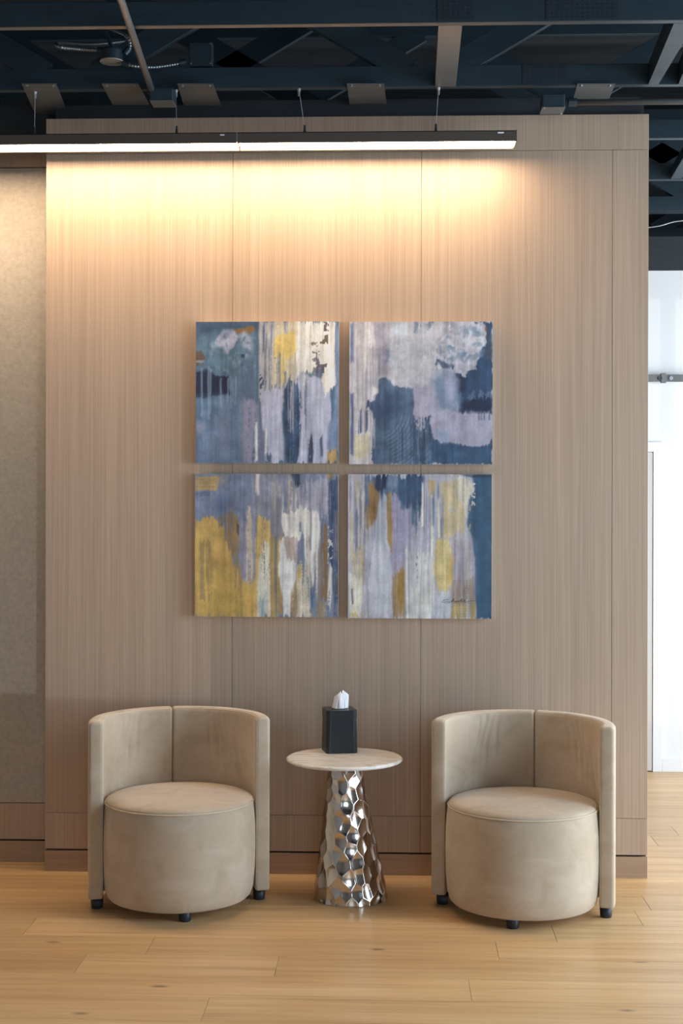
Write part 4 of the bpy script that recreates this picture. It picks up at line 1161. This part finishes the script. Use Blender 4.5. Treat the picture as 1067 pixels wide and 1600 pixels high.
for p_ in bpy.data.objects['tabletop'].data.polygons: p_.use_smooth = abs(p_.normal.z) < 0.97 or p_.area < 1e-3

# ================================================================== TISSUE BOX
bxp = dpoint(531, 5.955)
tbx = thing('tissue_box_cover', 'black square tissue box cover standing on the marble table', 'tissue box', (bxp[0], bxp[1], Ht), math.radians(13))
def taper_box(bm, w0, w1, z0, z1, r, top=True):
    rings = []
    for z, w_ in ((z0, w0), (z0 + (z1 - z0) * .5, (w0 + w1) / 2), (z1, w1)):
        ring = []
        h_ = w_ / 2
        for cx_, cy_, a0 in ((h_ - r, h_ - r, 0), (-h_ + r, h_ - r, 90), (-h_ + r, -h_ + r, 180), (h_ - r, -h_ + r, 270)):
            for k in range(6):
                a = math.radians(a0 + 90 * k / 5); ring.append(bm.verts.new((cx_ + r * math.cos(a), cy_ + r * math.sin(a), z)))
        rings.append(ring)
    n = len(rings[0])
    for a, b in zip(rings, rings[1:]):
        for k in range(n): bm.faces.new((a[k], a[(k + 1) % n], b[(k + 1) % n], b[k]))
    bm.faces.new(rings[0][::-1]); bm.faces.new(rings[-1])
bm = bmesh.new(); taper_box(bm, 0.134, 0.127, 0.0, 0.146, 0.018); link('body', bm, M_BLACKBOX, tbx)
bm = bmesh.new(); taper_box(bm, 0.130, 0.130, 0.1455, 0.178, 0.018)
lid = link('lid', bm, M_BLACKBOX, tbx)
bv = lid.modifiers.new('bevel', 'BEVEL'); bv.width = 0.002; bv.segments = 2
bm = bmesh.new(); lathe(bm, [(0.024, 0.1782), (0.034, 0.1782), (0.035, 0.1795), (0.033, 0.1805), (0.026, 0.180), (0.024, 0.1782)], 32); o = link('opening_rim', bm, M_BLACKBOX, tbx, True)
# tissue tuft
bm = bmesh.new(); nu, nv = 64, 22; rings = []
for j in range(nv):
    v = j / (nv - 1)
    ring = []
    for i in range(nu):
        a = 2 * math.pi * i / nu
        fold = 1 + 0.16 * math.sin(3 * a + 1.2 * v) * (0.4 + v) + 0.08 * math.sin(7 * a + 2 * v) + 0.05 * math.sin(13 * a - v)
        w_ = (0.032 - 0.008 * v - 0.018 * max(0, v - 0.82) / 0.18) * fold
        d_ = (0.018 - 0.009 * v) * fold
        zz = 0.173 + 0.066 * v + (0.010 * math.sin(2 * a + 0.6) + 0.006 * math.sin(5 * a)) * v ** 2
        ring.append(bm.verts.new((w_ * math.cos(a) + 0.006 * v + 0.002, d_ * math.sin(a), zz)))
    rings.append(ring)
for a, b in zip(rings, rings[1:]):
    for k in range(nu): bm.faces.new((a[k], a[(k + 1) % nu], b[(k + 1) % nu], b[k]))
c = bm.verts.new((0.006, 0, 0.229))
for k in range(nu): bm.faces.new((rings[-1][k], rings[-1][(k + 1) % nu], c))
o = link('tissue', bm, M_TISSUE, None, True)
o.location = (bxp[0], bxp[1], Ht); o.rotation_euler.z = math.radians(13)
tag(o, 'white paper tissue tuft pulled up through the black box lid', 'tissue')
